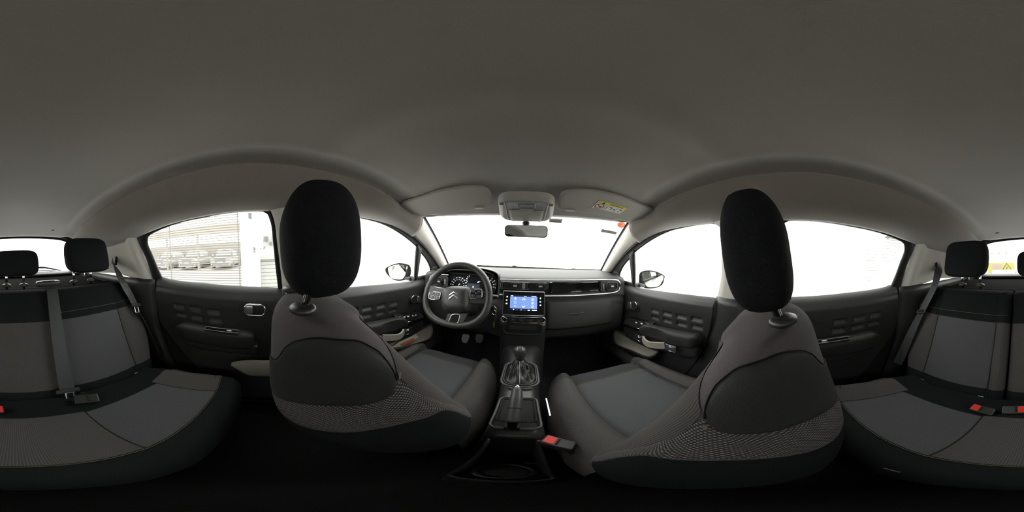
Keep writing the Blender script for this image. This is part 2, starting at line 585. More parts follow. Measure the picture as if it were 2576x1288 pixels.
# ---- rear hatch, rear window, parcel shelf
wr = thing('wall_rear', (0, -1.35, FLOOR), kind='structure')
grid('hatch_trim', lambda u, v: ((2 * u - 1) * .60, -1.33 + .03 * v, -.142 - .8 * v), 8, 6, 'matte_black', wr, thick=.02)
grid('hatch_sill', lambda u, v: ((2 * u - 1) * .58, -1.335 + .06 * v, -.140 - .022 * v ** 2), 8, 4, 'black_plastic', wr, thick=.006)
grid('rear_skin', lambda u, v: ((2 * u - 1) * .80, -1.46 - .05 * math.sin(PI * v), -.20 - .8 * v), 8, 6, 'paint', wr, thick=.01)
shelf = mobj('parcel_shelf', *(lambda: ([(-.56, -.865, -.185), (.56, -.865, -.185), (.54, -1.31, -.175), (-.54, -1.31, -.175), (-.56, -.865, -.20), (.56, -.865, -.20), (.54, -1.31, -.19), (-.54, -1.31, -.19)], [(0, 1, 2, 3), (7, 6, 5, 4), (0, 4, 5, 1), (1, 5, 6, 2), (2, 6, 7, 3), (3, 7, 4, 0)]))(), 'shelf_black', smooth=False)
setp(shelf, 'black parcel shelf behind the rear seat backs', 'parcel shelf')
w2 = thing('window_2', (0, -1.33, -.14), kind='structure')
def rwf(u, v):
    x = (2 * u - 1) * (.50 + .05 * v)
    k = 1 - (abs(x) / .56) ** 2.4
    return np.array([x, -1.24 - .03 * k - .095 * v, (.085 + .050 * k) * (1 - v) - .142 * v])
grid('rear_pane', lambda u, v: rwf(u, v) + np.array([0, -.01, 0]), 20, 8, 'glass', w2)
def rwt(u, v):
    a, b = rwf(u, 0), roofpt(1 - u if False else u, 1) + np.array([0, -.035, .008])
    return a * (1 - v) + b * v
grid('rear_frame_top', rwt, 40, 2, 'black_plastic', w2, thick=.006)
for s in (-1, 1):
    grid('rear_frame_side', lambda u, v: rwf(.5 + s * (.5 - .06 * (1 - u)), v) + np.array([s * .03 * u, 0, 0]), 3, 12, 'black_plastic', w2, thick=.01)
tube('wiper_arm', [ay(60, 676, -1.37), ay(98, 673, -1.37), ay(115, 673.5, -1.37), ay(140, 678, -1.37), ay(161, 682, -1.37)], [.010, .010, .009, .007, .004], 'black_plastic', w2, steps=18, n=6)
tube('wiper_blade', [ay(55, 683, -1.37), ay(112, 681, -1.37), ay(158, 683, -1.37)], .004, 'rubber', w2, steps=12, n=6)
# ---- side shell: pillars and doors
F_TOP = [(.253, .146), (.279, .152), (.313, .153), (.362, .151), (.42, .147), (.484, .141), (.558, .126), (.638, .103), (.721, .074), (.798, .042)]
F_OUT = [(.24, .163), (.275, .162), (.315, .162), (.382, .162), (.456, .159), (.552, .150), (.647, .130), (.73, .106), (.884, .041), (1.034, -.039), (1.17, -.121), (1.235, -.150)]
F_INQ = F_TOP + [(.847, .012), (.945, -.042), (1.026, -.105), (1.056, -.150)]
QG = [(.893, -.163), (.85, .008), (.945, -.046), (1.026, -.109), (1.054, -.163)]
F_BACK = [(.253, .146), (.236, .136), (.228, .118), (.232, .06), (.246, -.063), (.28, -.178)]
R_TOP = [(-.023, .151), (-.058, .153), (-.128, .152), (-.202, .147), (-.282, .139), (-.353, .133), (-.434, .121), (-.503, .107), (-.554, .094)]
R_OUT = [(.0, .162), (-.058, .162), (-.128, .161), (-.202, .157), (-.282, .151), (-.353, .144), (-.434, .134), (-.503, .124), (-.60, .104), (-.650, .094)]
R_REAR = [(-.554, .094), (-.578, .081), (-.588, .060), (-.589, .035), (-.575, -.012), (-.559, -.078), (-.541, -.136), (-.525, -.19)]
R_ROUT = [(-.650, .094), (-.648, .075), (-.642, .050), (-.637, .030), (-.626, .004), (-.609, -.061), (-.598, -.156), (-.592, -.20)]
R_FRONT = [(-.023, .151), (-.008, .142), (.001, .120), (.008, .093), (.015, .029), (.024, -.055), (.037, -.162)]
BELT_Y = [-.60, -.541, -.485, -.398, -.282, -.179, -.03, .06, .26, .44, .573, .726, .86, 1.0, 1.2]
BELT_Z = [-.134, -.136, -.144, -.148, -.150, -.153, -.156, -.162, -.173, -.176, -.181, -.187, -.190, -.190, -.190]
zb = cif(BELT_Y, BELT_Z)
DZ = [-.85, -.7, -.6, -.5, -.42, -.36, -.30, -.25, -.215, -.19]
DX = [.655, .675, .684, .684, .680, .674, .668, .664, .664, .670]
dprof = cif(DZ, DX)
def doorx(y, z):
    """half width of the door trim: shelf at the belt, gently hollow below"""
    t = zb(y) - z
    x = dprof(z)
    if t < .045:
        k = max(0, t) / .045
        x = .700 - (.700 - dprof(min(z, -.19))) * math.sin(k * PI / 2) ** .8
    return x
def ssm(d, r): return max(0., min(1., .5 + .5 * math.tanh(d / r)))
def rbox2(y, z, cy, cz, hy, hz):
    return min(hy - abs(y - cy), hz - abs(z - cz))
def make_door(name, s, y0, y1, dimples, skin, ny, nz, edge0, edge1):
    """door trim with pressed dimples; edge0/edge1: y of the front and rear edge at height z"""
    d = thing(name, (s * .68, (y0 + y1) / 2, FLOOR + .12), kind='structure')
    def f(u, v):
        zt = zb(y0 + (y1 - y0) * u) - .002
        # finer rows where the dimples are
        z = zt + (-.83 - zt) * v ** 1.35
        ya, yb = edge0(z), edge1(z)
        y = ya + (yb - ya) * u
        z = (zb(y) - .002) + (-.83 - (zb(y) - .002)) * v ** 1.35
        x = doorx(y, z)
        for cy, cz in dimples:
            dd = rbox2(y, z, cy, cz, .0305, .0130)
            if dd > -.012:
                k = ssm(dd - .001, .0018)
                x += k * .0105 * math.sqrt(max(0, min(1, (z - cz + .0130) / .026)))
        return np.array([s * x, y, z])
    grid('door_trim', f, ny, nz, 'door_plastic', d, thick=.006, off=0)
    # outer skin
    def fo(u, v):
        y = skin[0] + (skin[1] - skin[0]) * u
        z = zb(y) - .012 - v * .78
        b = math.sin(PI * min(1, v * 1.4)) * .02
        return np.array([s * (.725 + .10 * min(1, v * 3) ** .6 + b), y, z])
    grid('outer_skin', fo, 10, 14, 'paint', d, thick=.004)
    return d
for s, side in ((-1, 'left'), (1, 'right')):
    S = lambda y, z, off=0: sp(s, y, z, off)
    A = trim = thing('trim_%d' % (1 if s < 0 else 2), (s * .62, 1.0, -.15), kind='structure')
    # A pillar cover from the headliner seam to the dash
    wpts = [wsf(.992, t) for t in (-.07, 0, .2, .4, .6, .8, 1.0, 1.08)]
    inner = [np.array([s * abs(q[0]), q[1] - .006, q[2] - .004]) for q in wpts]
    outer = [S(y, z, .004) for y, z in ((.705, .118), (.735, .104), (.80, .077), (.884, .042), (.96, .002), (1.034, -.038), (1.15, -.110), (1.25, -.165))]
    ruled('pillar_cover', inner, outer, 'pillar', A, n=40, nv=8, thick=.008, bulge=(-s * .014, -.012, -.004))
    tube('pillar_seam', [np.array([s * .563, .748, .206]), S(.742, .16, .016), S(.733, .108, .006)], .0014, 'matte_black', A, steps=14, n=5)
    # B pillar cover, light above the belt, dark below
    B = thing('trim_%d' % (3 if s < 0 else 4), (s * .65, .15, FLOOR + .1), kind='structure')
    fr = [S(y + .004, z, .010) for y, z in [(.262, .160)] + F_BACK]
    re = [S(y, z, .010) for y, z in ((.0, .160), (.014, .125), (.022, .09), (.028, .04), (.036, -.015), (.045, -.08), (.056, -.170))]
    ruled('pillar_cover', fr, re, 'pillar', B, n=30, nv=8, thick=.006, bulge=(-s * .022, 0, 0))
    def blow(u, v):
        z = -.164 - v * .71
        ya = .284 + .5 * max(0, -.18 - z) ** 1.7
        yb = .056 + .10 * max(0, -.18 - z)
        y = ya + (yb - ya) * u
        return np.array([s * (.684 - .035 * math.sin(PI * u) ** .7 - .0 * v), y, z])
    grid('lower_cover', blow, 12, 20, 'black_plastic', B, thick=.006)
    # C pillar cover (light) and the dark side lining under it
    Cp = thing('trim_%d' % (5 if s < 0 else 6), (s * .62, -.9, FLOOR + .2), kind='structure')
    def cpil(u, v):
        # u from the door seal rearward, v from the headliner seam down to the lining
        fy, fz = cif([0, .2, .45, .7, 1.], [-.648, -.640, -.625, -.609, -.597])(v), 0
        zt = ze(-.65 - u * .5)
        zbt = cif([0, .25, .5, .7, 1], [-.158, -.155, -.135, -.142, -.15])(u)
        z = zt + (zbt - zt) * v
        y = fy - u * (1.22 + fy)
        x0 = sx(z, .0)
        x = x0 - .10 * u ** 1.6 - .02 * math.sin(PI * min(1, u * 6)) * (1 if u < .16 else 0) + .012 * math.exp(-((u - .45) / .12) ** 2 - ((v - .75) / .25) ** 2)
        if u < .05: x += .0
        return np.array([s * (x - .012 * min(1, u * 14)), y, z])
    grid('pillar_cover', cpil, 40, 24, 'pillar', Cp, thick=.006)
    tube('headliner_seam', [cpil(t, 0) + np.array([-s * .003, 0, .001]) for t in np.linspace(0, 1, 20)], .0013, 'matte_black', Cp, n=5)
    def lining(u, v):
        z = -.150 - v * .72
        ya = -.585 + .16 * max(0, -.25 - z) + .22 * max(0, -.45 - z)
        y = ya - u * (1.30 + ya)
        return np.array([s * (.680 - .03 * math.sin(PI * min(1, u * 5) * .5) - .05 * u), y, z])
    grid('side_lining', lining, 20, 20, 'black_plastic', Cp, thick=.008)
    q = ax(2364.5, 673, .595)
    box('belt_slot', (s * (abs(cpil(.44, .5)[0]) - .004), q[1], q[2] + .006), (.014, .016, .06), 'matte_black', Cp, R=rotx(-.25), bev=.004)
    # outer wings
    wl = thing('wall_' + side, (s * .8, .2, FLOOR), kind='structure')
    grid('front_wing', lambda u, v: np.array([s * (.74 + .09 * min(1, v * 3) ** .6), 1.22 + u * .85, -.19 - .06 * u - v * .72]), 10, 10, 'paint', wl, thick=.004)
    grid('rear_quarter', lambda u, v: np.array([s * (.70 + .13 * min(1, v * 3) ** .6), -.60 - u * .90, -.165 - v * .77]), 10, 10, 'paint', wl, thick=.004)
    grid('rear_quarter_upper', lambda u, v: cpil(u, v) + np.array([s * .03, -.01 * u, 0]), 10, 10, 'paint', wl, thick=.004)
    grid('light_leak_blocker', lambda u, v: np.array([s * (.716 - .02 * v), -1.42 + 2.96 * u, -.205 - (.77) * v]), 4, 4, 'matte_black', wl, thick=.006)  # added dark sheet behind the trims, only blocks light leaking into the cabin
    grid('sill', lambda u, v: np.array([s * (.62 + .2 * v), -1.2 + 2.9 * u, FLOOR + .13 - .16 * v]), 4, 3, 'carpet', wl, thick=.01)

    # ---------------- front door
    dl = [(.645, -.303), (.553, -.298), (.462, -.294), (.375, -.290)]
    dimp = dl + [(y, z - .0445) for y, z in dl]
    gap = lambda z: .284 + .5 * max(0, -.18 - z) ** 1.7 + .005
    D = make_door('door_%d' % (1 if s < 0 else 2), s, 1.20, .29, dimp, (1.215, .192), 190, 120, lambda z: 1.20, gap)
    glo = -.012
    pane = [S(y, z, glo) for y, z in [(.862, -.21), (.80, .05)] + [(y, z + .008) for y, z in F_TOP[::-1]] + [(.225, .12), (.230, .05), (.246, -.063), (.28, -.20)]]
    prism('window_pane', pane, (s * .003, 0, 0), 'glass', D)
    qp = [S(y, z, glo) for y, z in ((.885, -.175), (.843, .02), (.945, -.036), (1.035, -.105), (1.065, -.175))]
    prism('quarter_pane', qp, (s * .003, 0, 0), 'glass', D)
    ruled('window_frame', [S(y, z, .002) for y, z in F_OUT], [S(y, z, -.004) for y, z in F_INQ], 'rubber', D, n=80, nv=4, thick=.010, bulge=(s * .004, 0, 0))
    tube('seal_lip', [S(y, z - .006, .008) for y, z in F_OUT], .0035, 'black_plastic', D, steps=70, n=6)
    ruled('divider_bar', [S(.795, .055, .002), S(.830, -.07, .002), S(.872, -.20, .002)], [S(.852, .030, .002), S(.871, -.07, .002), S(.897, -.20, .002)], 'rubber', D, n=12, nv=2, thick=.014)
    ruled('sail_panel', [S(.86, -.163, .002), S(.95, -.163, .002), S(1.20, -.150, .002)], [S(.86, -.215, .004), S(.95, -.215, .004), S(1.22, -.215, .004)], 'black_plastic', D, n=12, nv=2, thick=.01)
    ruled('frame_corner', [S(1.052, -.163, .001), S(1.030, -.118, .001)], [S(1.24, -.163, .001), S(1.12, -.090, .001)], 'rubber', D, n=4, nv=2, thick=.008, smoothc=False)
    # inner door handle in its oval recess
    Fh = Frame((s * .668, .845, -.313), (0, -s * 1., 0), (0, .0, 1))
    tilt = .10
    ov = lambda w, h, r: [(a, b + (a * s * -tilt if False else 0)) for a, b in rrect(w, h, r, 6)]
    def Fy(a, b, n): return np.array([s * (.668 - n), .845 + a, -.313 + b - a * .12])
    prism('handle_recess', [Fy(a, b, .001) for a, b in rrect(.135, .072, .034, 6)], (s * .004, 0, 0), 'matte_black', D)
    tube('handle_surround', [Fy(a, b, .002) for a, b in rrect(.138, .075, .035, 6)], .004, 'black_plastic', D, closed=True, n=8, upv=(1, 0, 0))
    tube('handle_bezel', [Fy(a, b, .008) for a, b in rrect(.096, .050, .023, 6)], .0048, 'chrome', D, closed=True, n=8, upv=(1, 0, 0))
    superell('door_handle', Fy(.026, 0, .009), (.006, .018, .021), 'satin', D, e1=.5, e2=.5, nu=20, nv=12)
    superell('handle_cup', Fy(-.012, 0, .004), (.003, .030, .020), 'black_plastic', D, e1=.5, e2=.5, nu=20, nv=12)
    # armrest: padded top, black carrier, bright grip strap and brackets, switches
    ar = lambda y, z, n=0: np.array([s * (.606 - n), y, z])
    def arm(u, v):
        # closed section swept along y: v=0 rear .. 1 front
        y = .335 + .36 * v
        zt = -.358 - .036 * v
        w = .062 * (1 - .5 * max(0, (.10 - v) / .10) ** 2)
        th = 2 * PI * u
        cx = .650 - (w - .02) * .5
        dip = .018 * max(0, math.sin(PI * min(1, max(0, (v - .45) / .5)))) * (1 if math.cos(th) > 0 else 0) * max(0, math.cos(th))
        h = .037 * (1 - .75 * max(0, (.08 - v) / .08) ** 2) * (1 - .5 * max(0, (v - .92) / .08) ** 2)
        x = cx - (w * .56 - dip) * sgp(math.cos(th), .55)
        z = zt - .030 + h * sgp(math.sin(th), .55)
        return np.array([s * x, y, z])
    grid('armrest', arm, 36, 30, 'leatherette', D, closed=True, capend=True)
    def carrier(u, v):
        y = .345 + .53 * v
        zt = -.415 - .052 * v
        th = 2 * PI * u
        h = .052 * (1 - .6 * max(0, (.08 - v) / .08) ** 2) * (1 - .55 * max(0, (v - .85) / .15) ** 2)
        return np.array([s * (.650 - .032 * sgp(math.cos(th), .4)), y, zt - .035 + h * sgp(math.sin(th), .5)])
    grid('armrest_carrier', carrier, 28, 30, 'black_plastic', D, closed=True, capend=True)
    def rimp(y0, y1, za, zb2, n): return [ar(y0, za, n), ar(y1, za - (y1 - y0) * .09, n), ar(y1, zb2 - (y1 - y0) * .09, n), ar(y0, zb2, n)]
    pts = [(.662, -.466), (.632, -.476), (.597, -.476), (.55, -.465), (.503, -.452)]
    strip('pull_handle', [ar(y, z, .010 + .016 * math.sin(PI * k / 4)) for k, (y, z) in enumerate(pts)], (0, 0, 1), .036, .010, 'light_plastic', D, steps=24)
    for ya, yb, z0 in ((.436, .502, -.450), (.664, .733, -.476)):
        bkt = prism('bracket', [ar(ya, z0 + .018 + (0 if ya < .5 else .003), .006), ar(yb, z0 + .012, .006), ar(yb, z0 - .026, .006), ar(ya, z0 - .020, .006)], (-s * .010, 0, 0), 'black_plastic' if ya > .5 else 'grey_metal', D, bev=.002)
        for dz in (.016, .008, -.018):
            tube('bright_line', [ar(ya + .004, z0 + dz, .0165), ar(yb - .004, z0 + dz - .005, .0165)], .0014, 'chrome', bkt, n=6)
    # switch panel
    Sw = prism('switch_panel', [np.array([s * x, y, z]) for x, y, z in ((.665, .640, -.368), (.665, .86, -.398), (.640, .885, -.420), (.606, .868, -.440), (.604, .700, -.418), (.604, .650, -.402))], (0, 0, -.02), 'piano', D, bev=.004)
    nsw = ((.715, .0), (.765, .0)) if s > 0 else ((.70, .0), (.735, .0), (.78, 0), (.81, 0))
    for yy, _ in nsw:
        superell('window_switch', np.array([s * .634, yy, -.398 - (yy - .7) * .17]), (.010, .012, .008), 'grey_metal', Sw, e1=.6, e2=.6, nu=14, nv=8)
    tube('switch_trim', [np.array([s * .601, .668, -.412]), np.array([s * .601, .79, -.436])], .0022, 'chrome', D, n=6)
    # pale door pocket
    pk = [(1.0, -.551), (.93, -.546), (.80, -.545), (.67, -.541), (.583, -.538), (.60, -.575), (.623, -.600), (.673, -.628), (.80, -.645), (.93, -.672), (1.0, -.680), (1.030, -.655), (1.036, -.60)]
    q = [np.array([s * .640, y, z]) for y, z in pk]
    pc = cr(q, 60, True)
    cen = np.mean(pc, 0)
    def pock(u, v):
        i = int(round(u * 60)) % 60
        p = cen + (pc[i] - cen) * v
        p[0] = s * (.640 + .018 * (1 - v ** 3))
        return p
    grid('pocket_lining', pock, 60, 8, 'light_plastic', D, closed=False, thick=.004)
    tube('pocket_rim', [p + np.array([-s * .004, 0, -.004]) for p in pc], .007, 'black_plastic', D, closed=True, n=8, upv=(1, 0, 0))
    grid('pocket_bin', lambda u, v: np.array([s * (.646 - .045 * math.sin(PI * min(1, v * 1.2)) * math.sin(PI * u) ** .3), .40 + .68 * u, -.695 - .12 * v]), 24, 10, 'black_plastic', D, thick=.004)
    tube('trim_crease', [np.array([s * (doorx(y, z) - .002), y, z]) for y, z in ((1.12, -.372), (.95, -.372), (.86, -.385), (.80, -.378))], .003, 'matte_black', D, steps=16, n=6)

    # ---------------- rear door
    dl = [(-.244, -.277), (-.334, -.275), (-.421, -.274)]
    dimp = dl + [(y + .008, z - .0455) for y, z in dl]
    rg = lambda z: -.566 + .12 * max(0, -.25 - z) + .75 * max(0, -.40 - z)
    D = make_door('door_%d' % (3 if s < 0 else 4), s, .05, -.56, dimp, (.188, -.59), 130, 120, lambda z: .052 + .10 * max(0, -.18 - z), rg)
    pane = [S(y, z, glo) for y, z in [(.040, -.20), (.024, -.055), (.012, .06), (.0, .12)] + [(y, z + .008) for y, z in R_TOP] + [(-.585, .085), (-.594, .035), (-.58, -.012), (-.563, -.078), (-.54, -.175)]]
    prism('window_pane', pane, (s * .003, 0, 0), 'glass', D)
    ruled('window_frame', [S(y, z, .002) for y, z in R_OUT], [S(y, z, -.004) for y, z in R_TOP], 'rubber', D, n=60, nv=4, thick=.010, bulge=(s * .004, 0, 0))
    tube('seal_lip', [S(y, z - .004, .008) for y, z in R_OUT], .003, 'black_plastic', D, steps=60, n=6)
    ruled('rear_frame', [S(y, z, .006) for y, z in R_ROUT], [S(y, z, -.004) for y, z in R_REAR], 'black_plastic', D, n=40, nv=4, thick=.010, bulge=(-s * .004, 0, 0))
    ruled('front_frame', [S(y, z, -.002) for y, z in R_FRONT], [S(y + .020, z, .006) for y, z in R_FRONT], 'matte_black', D, n=40, nv=2, thick=.010)
    def Fy2(a, b, n): return np.array([s * (.666 - n), -.062 + a, -.252 + b - a * .05])
    prism('handle_recess', [Fy2(a, b, .001) for a, b in rrect(.128, .070, .033, 6)], (s * .004, 0, 0), 'matte_black', D)
    tube('handle_surround', [Fy2(a, b, .002) for a, b in rrect(.130, .072, .034, 6)], .004, 'black_plastic', D, closed=True, n=8, upv=(1, 0, 0))
    tube('handle_bezel', [Fy2(a, b, .008) for a, b in rrect(.086, .050, .023, 6)], .0048, 'chrome', D, closed=True, n=8, upv=(1, 0, 0))
    superell('door_handle', Fy2(-.024, 0, .009), (.006, .016, .021), 'satin', D, e1=.5, e2=.5, nu=20, nv=12)
    superell('handle_cup', Fy2(.012, 0, .004), (.003, .027, .020), 'black_plastic', D, e1=.5, e2=.5, nu=20, nv=12)
    def arm2(u, v):
        y = -.425 + .36 * v
        th = 2 * PI * u
        en = (1 - .6 * max(0, (.15 - v) / .15) ** 2) * (1 - .3 * max(0, (v - .9) / .1) ** 2)
        return np.array([s * (.650 - .040 * en * sgp(math.cos(th), .5)), y, -.395 + .045 * en * sgp(math.sin(th), .5)])
    grid('armrest', arm2, 32, 26, 'leatherette', D, closed=True, capend=True)
    def arm3(u, v):
        y = -.41 + .36 * v
        th = 2 * PI * u
        en = (1 - .6 * max(0, (.15 - v) / .15) ** 2)
        return np.array([s * (.655 - .030 * en * sgp(math.cos(th), .5)), y, -.445 + .03 * en * sgp(math.sin(th), .5)])
    grid('armrest_lower', arm3, 28, 20, 'black_plastic', D, closed=True, capend=True)
    sl = [(a - .195, b) for a, b in rrect(.150, .020, .0095, 5)]
    def Fa(a, b, n=0): return np.array([s * (.628 + b * 1.25), a, -.3495 + b * .12 + n])
    sp1 = prism('grip_slot', [Fa(a, b, .0005) for a, b in sl], (0, 0, .002), 'piano', D)
    tube('grip_trim', [Fa(a, b, .003) for a, b in sl], .0012, 'grey_metal', sp1, closed=True, n=6)
    superell('window_switch', Fa(-.163, 0, .004), (.009, .012, .006), 'grey_metal', sp1, e1=.6, e2=.6, nu=14, nv=8)
    def pock2(u, v):
        y = -.155 + .22 * u
        e = math.sin(PI * min(1, .10 + u * 2.2) / 2) if u < .42 else 1
        z0 = -.505
        h = .125 * e
        return np.array([s * (.655 - .035 * math.sin(PI * (.15 + .85 * v)) ** .6), y, z0 - h * v + (1 - e) * -.03])
    grid('pocket_lining', pock2, 24, 12, 'light_plastic', D, thick=.006)
# ================================================================== FRONT SEATS
SZ = [-.665, -.64, -.60, -.50, -.40, -.30, -.22, -.17, -.14, -.122, -.112, -.108]
SW = [.20, .235, .262, .272, .258, .238, .213, .19, .168, .150, .13, .09]
SR = [.10, .075, .055, .02, .006, .003, .003, .004, .008, .016, .028, .045]
SS = [.22, .235, .245, .24, .22, .19, .165, .14, .12, .105, .095, .085]
SF = [.27, .315, .342, .338, .295, .248, .207, .18, .16, .145, .13, .11]
SCN = [.24, .255, .26, .25, .215, .185, .170, .168, .170, .170, .160, .125]
fW, fR, fS, fF, fC = (cif(SZ, a) for a in (SW, SR, SS, SF, SCN))
HCACHE = {}
def half(z):
    k = round(z, 4)
    if k in HCACHE: return HCACHE[k]
    W_, yr, ys, yf, yc = fW(z), fR(z), fS(z), fF(z), fC(z)
    p = 1.55
    pts = []
    for a in np.linspace(0, PI / 2, 9):
        pts.append((W_ * math.sin(a) ** (2 / p), ys - (ys - yr) * max(0, math.cos(a)) ** (2 / p)))
    pts += [(W_ * .99, ys + .4 * (yf - ys)), (W_ * .93, ys + .8 * (yf - ys)), (W_ * .82, yf), (W_ * .68, yf - .25 * (yf - yc)),
            (W_ * .55, yc + .15 * (yf - yc)), (W_ * .3, yc), (0, yc)]
    P = cr(pts, 120)
    d = np.r_[0, np.cumsum(np.linalg.norm(np.diff(P, axis=0), axis=1))]
    HCACHE[k] = (P, d)
    return HCACHE[k]
def bsurf(t, z, off=0):
    """point of the backrest: t = distance along the section from the middle of the back, signed"""
    P, d = half(z)
    a = min(abs(t), d[-1])
    x, y = np.interp(a, d, P[:, 0]), np.interp(a, d, P[:, 1])
    if off:
        e = .004
        x1, y1 = np.interp(max(0, a - e), d, P[:, 0]), np.interp(max(0, a - e), d, P[:, 1])
        x2, y2 = np.interp(min(d[-1], a + e), d, P[:, 0]), np.interp(min(d[-1], a + e), d, P[:, 1])
        tx, ty = x2 - x1, y2 - y1
        l = math.hypot(tx, ty) + 1e-9
        x, y = x + ty / l * off, y - tx / l * off
    return np.array([math.copysign(x, t) if t else 0, y, z])
PT_T = [0, .05, .07, .084, .117, .158, .192, .234, .255, .266]
PT_Z = [-.262, -.240, -.213, -.187, -.152, -.134, -.133, -.152, -.178, -.212]
PB_Z = [-.395, -.380, -.366, -.358, -.332, -.303, -.284, -.262, -.245, -.222]
ptop, pbot = cif(PT_T, PT_Z), cif(PT_T, PB_Z)
BT = cif([0, .07, .117, .158, .192, .234, .264, .304, .345, .387, .42, .45], [-.390, -.362, -.328, -.299, -.280, -.258, -.212, -.254, -.312, -.366, -.42, -.50])
BB = cif([0, .111, .20, .25, .285, .33, .37, .41, .45], [-.495, -.456, -.402, -.357, -.336, -.332, -.375, -.45, -.53])
HGY, HGZ = .27, -.60
def front_seat(s, yF, shift, drop, recl, hoff, hb, label):
    cx = s * .35
    a = math.radians(recl)
    ca, sa = math.cos(a), math.sin(a)
    def T(p):
        y, z = p[1] - HGY, p[2] - HGZ
        return np.array([cx + p[0], y * ca - z * sa + HGY + shift, y * sa + z * ca + HGZ + drop])
    seat = thing('front_seat', (cx, yF - .25, FLOOR), label, 'seat')
    # ---- backrest shell
    zs = list(np.linspace(-.665, -.2, 40)) + list(np.linspace(-.19, -.125, 16)) + [-.122, -.119, -.116, -.114, -.112, -.110, -.109, -.108]
    nz = len(zs) - 1
    def f(u, v):
        z = zs[int(round(v * nz))]
        L_ = half(z)[1][-1]
        t = (2 * u - 1) * L_
        return T(bsurf(t if t else 1e-9, z))
    back = grid('backrest', f, 128, nz, 'fabric_dark', seat, closed=False, capend=True)
    def patch(name, tr, z0, z1, off, m, nu, nv, par=back):
        def fp(u, v):
            t = tr[0] + (tr[1] - tr[0]) * u
            za, zb_ = z0(abs(t)), z1(abs(t))
            return T(bsurf(t if t else 1e-9, za + (zb_ - za) * v, off * (1 if 0 < v < 1 and 0 < u < 1 else .2)))
        return grid(name, fp, nu, nv, m, par)
    patch('rear_panel', (-.265, .265), pbot, ptop, .004, 'leatherette', 90, 20)
    patch('knit_band', (-.445, .445), BB, BT, .0025, 'fabric_knit', 120, 10)
    patch('lower_cover', (-.445, .445), lambda t: -.655, lambda t: BB(t) - .001, .0018, 'fabric_black', 100, 14)
    for sg in (-1, 1):
        tube('panel_piping', [T(bsurf(sg * t, ptop(t) + .001, .003)) for t in np.linspace(.001, .265, 40)], .0012, 'fabric_black', back, n=6)
        def fb(u, v):
            z = -.60 + .475 * v
            L_ = half(z)[1][-1]
            t0 = .262 + .190 * max(0, min(1, (-.20 - z) / .3)) + .004
            t = t0 + (L_ * .78 - t0) * u
            return T(bsurf(sg * t, z, .002))
        grid('front_bolster', fb, 16, 40, 'fabric_rib', back)
    def fi(u, v):
        z = -.60 + .475 * v
        L_ = half(z)[1][-1]
        t = (.79 + .21 * u) * L_
        return T(bsurf(t, z, .001))
    grid('backrest_insert', fi, 10, 30, 'fabric_insert', back)
    # ---- headrest on two posts
    hc = np.array([0, .104 + hoff, .032])
    def hmod(p):
        x, y, z = p
        k = z / .125
        x *= 1 - .10 * max(0, k) ** 2 - .05 * max(0, -k) ** 2
        y += .010 * k * k * (1 if k > 0 else -.6) - .006
        y *= 1 - .22 * max(0, k) ** 2
        return (x, y, z)
    tilt = rotx(math.radians(4))
    def hpt(u, v):
        b = (v - .5) * PI
        low = b < 0
        e, ez = (.52, .62) if low else (.76, .80)
        cb = math.cos(b)
        x = .130 * sgp(cb, e) * sgp(math.cos(u * 2 * PI), .70)
        y = hb * sgp(cb, .62) * sgp(math.sin(u * 2 * PI), .70)
        return T(hc + tilt @ np.array(hmod((x, y, .122 * sgp(math.sin(b), ez)))))
    hd = grid('headrest', hpt, 56, 40, 'fabric_black', seat, closed=True)
    seam = []
    for k in range(60):
        b = 2 * PI * k / 60
        q = np.array(hmod((.1215 * sgp(math.cos(b), .76), .030, .1160 * sgp(math.sin(b), .78))))
        seam.append(T(hc + tilt @ q))
    tube('headrest_seam', seam, .0022, 'fabric_black', hd, closed=True, n=6)
    for dx in (-.079, .079):
        tube('headrest_post', [T((dx, .058, -.12)), T((dx, .064, -.085)), T((dx, .082 + hoff * .7, -.03)), T((dx, .09 + hoff, .0))], .0075, 'piano', hd, steps=14, n=10)
        col_c = T((dx, .057, -.103))
        superell('post_collar', col_c, (.026, .024, .009), 'black_plastic', hd, e1=.8, e2=1, nu=24, nv=10, R=rotx(a))
    # ---- cushion
    WC = cif([0, .15, .3, .42, .5], [.262, .268, .262, .245, .225])       # half width, measured from the rear of the cushion
    L0 = .50
    def crs(dx, w):
        """height of the padded top across the cushion"""
        k = abs(dx)
        gr = .155
        if k <= gr:
            return -.598 - .010 * (k / gr) ** 6 + .006 * (1 - (k / gr) ** 2)
        t = (k - gr) / (w - gr)
        return -.608 + .036 * math.sin(PI * min(1, .08 + t * 1.05) ** .8) - .030 * max(0, (t - .75) / .25) ** 2
    def csurf(a_, b_):
        """a_ -1..1 across over the sides, b_ 0 rear .. 1 front bottom"""
        yl = min(L0, b_ / .80 * L0)
        roll = max(0, (b_ - .80) / .20)
        w = WC(yl)
        k = abs(a_)
        if k < .8:
            dx = a_ / .8 * w
            z = crs(dx, w)
        else:
            q = (k - .8) / .2
            dx = math.copysign(w + .008 * math.sin(PI * q), a_)
            z = crs(w, w) - .11 * q
        y = yF - L0 + yl
        z += .020 * (yl / L0) ** 2
        # rounded front nose
        if yl > L0 - .07:
            t = (yl - (L0 - .07)) / .07
            z -= .018 * t ** 2.5
        if roll:
            y += .022 * math.sin(PI * min(1, roll * .8) * .5 * 1.25) if roll < .8 else .022 * math.sin(PI * .5) - .02 * (roll - .8)
            z -= .12 * roll ** 1.3
        return np.array([cx + dx, y, z])
    ST = .66                                                       # stitch line
    cush = grid('cushion', lambda u, v: csurf((2 * u - 1), v) - np.array([0, 0, .002]), 80, 60, 'fabric_nose', seat)
    ga = lambda yl: .155 / WC(yl) * .8
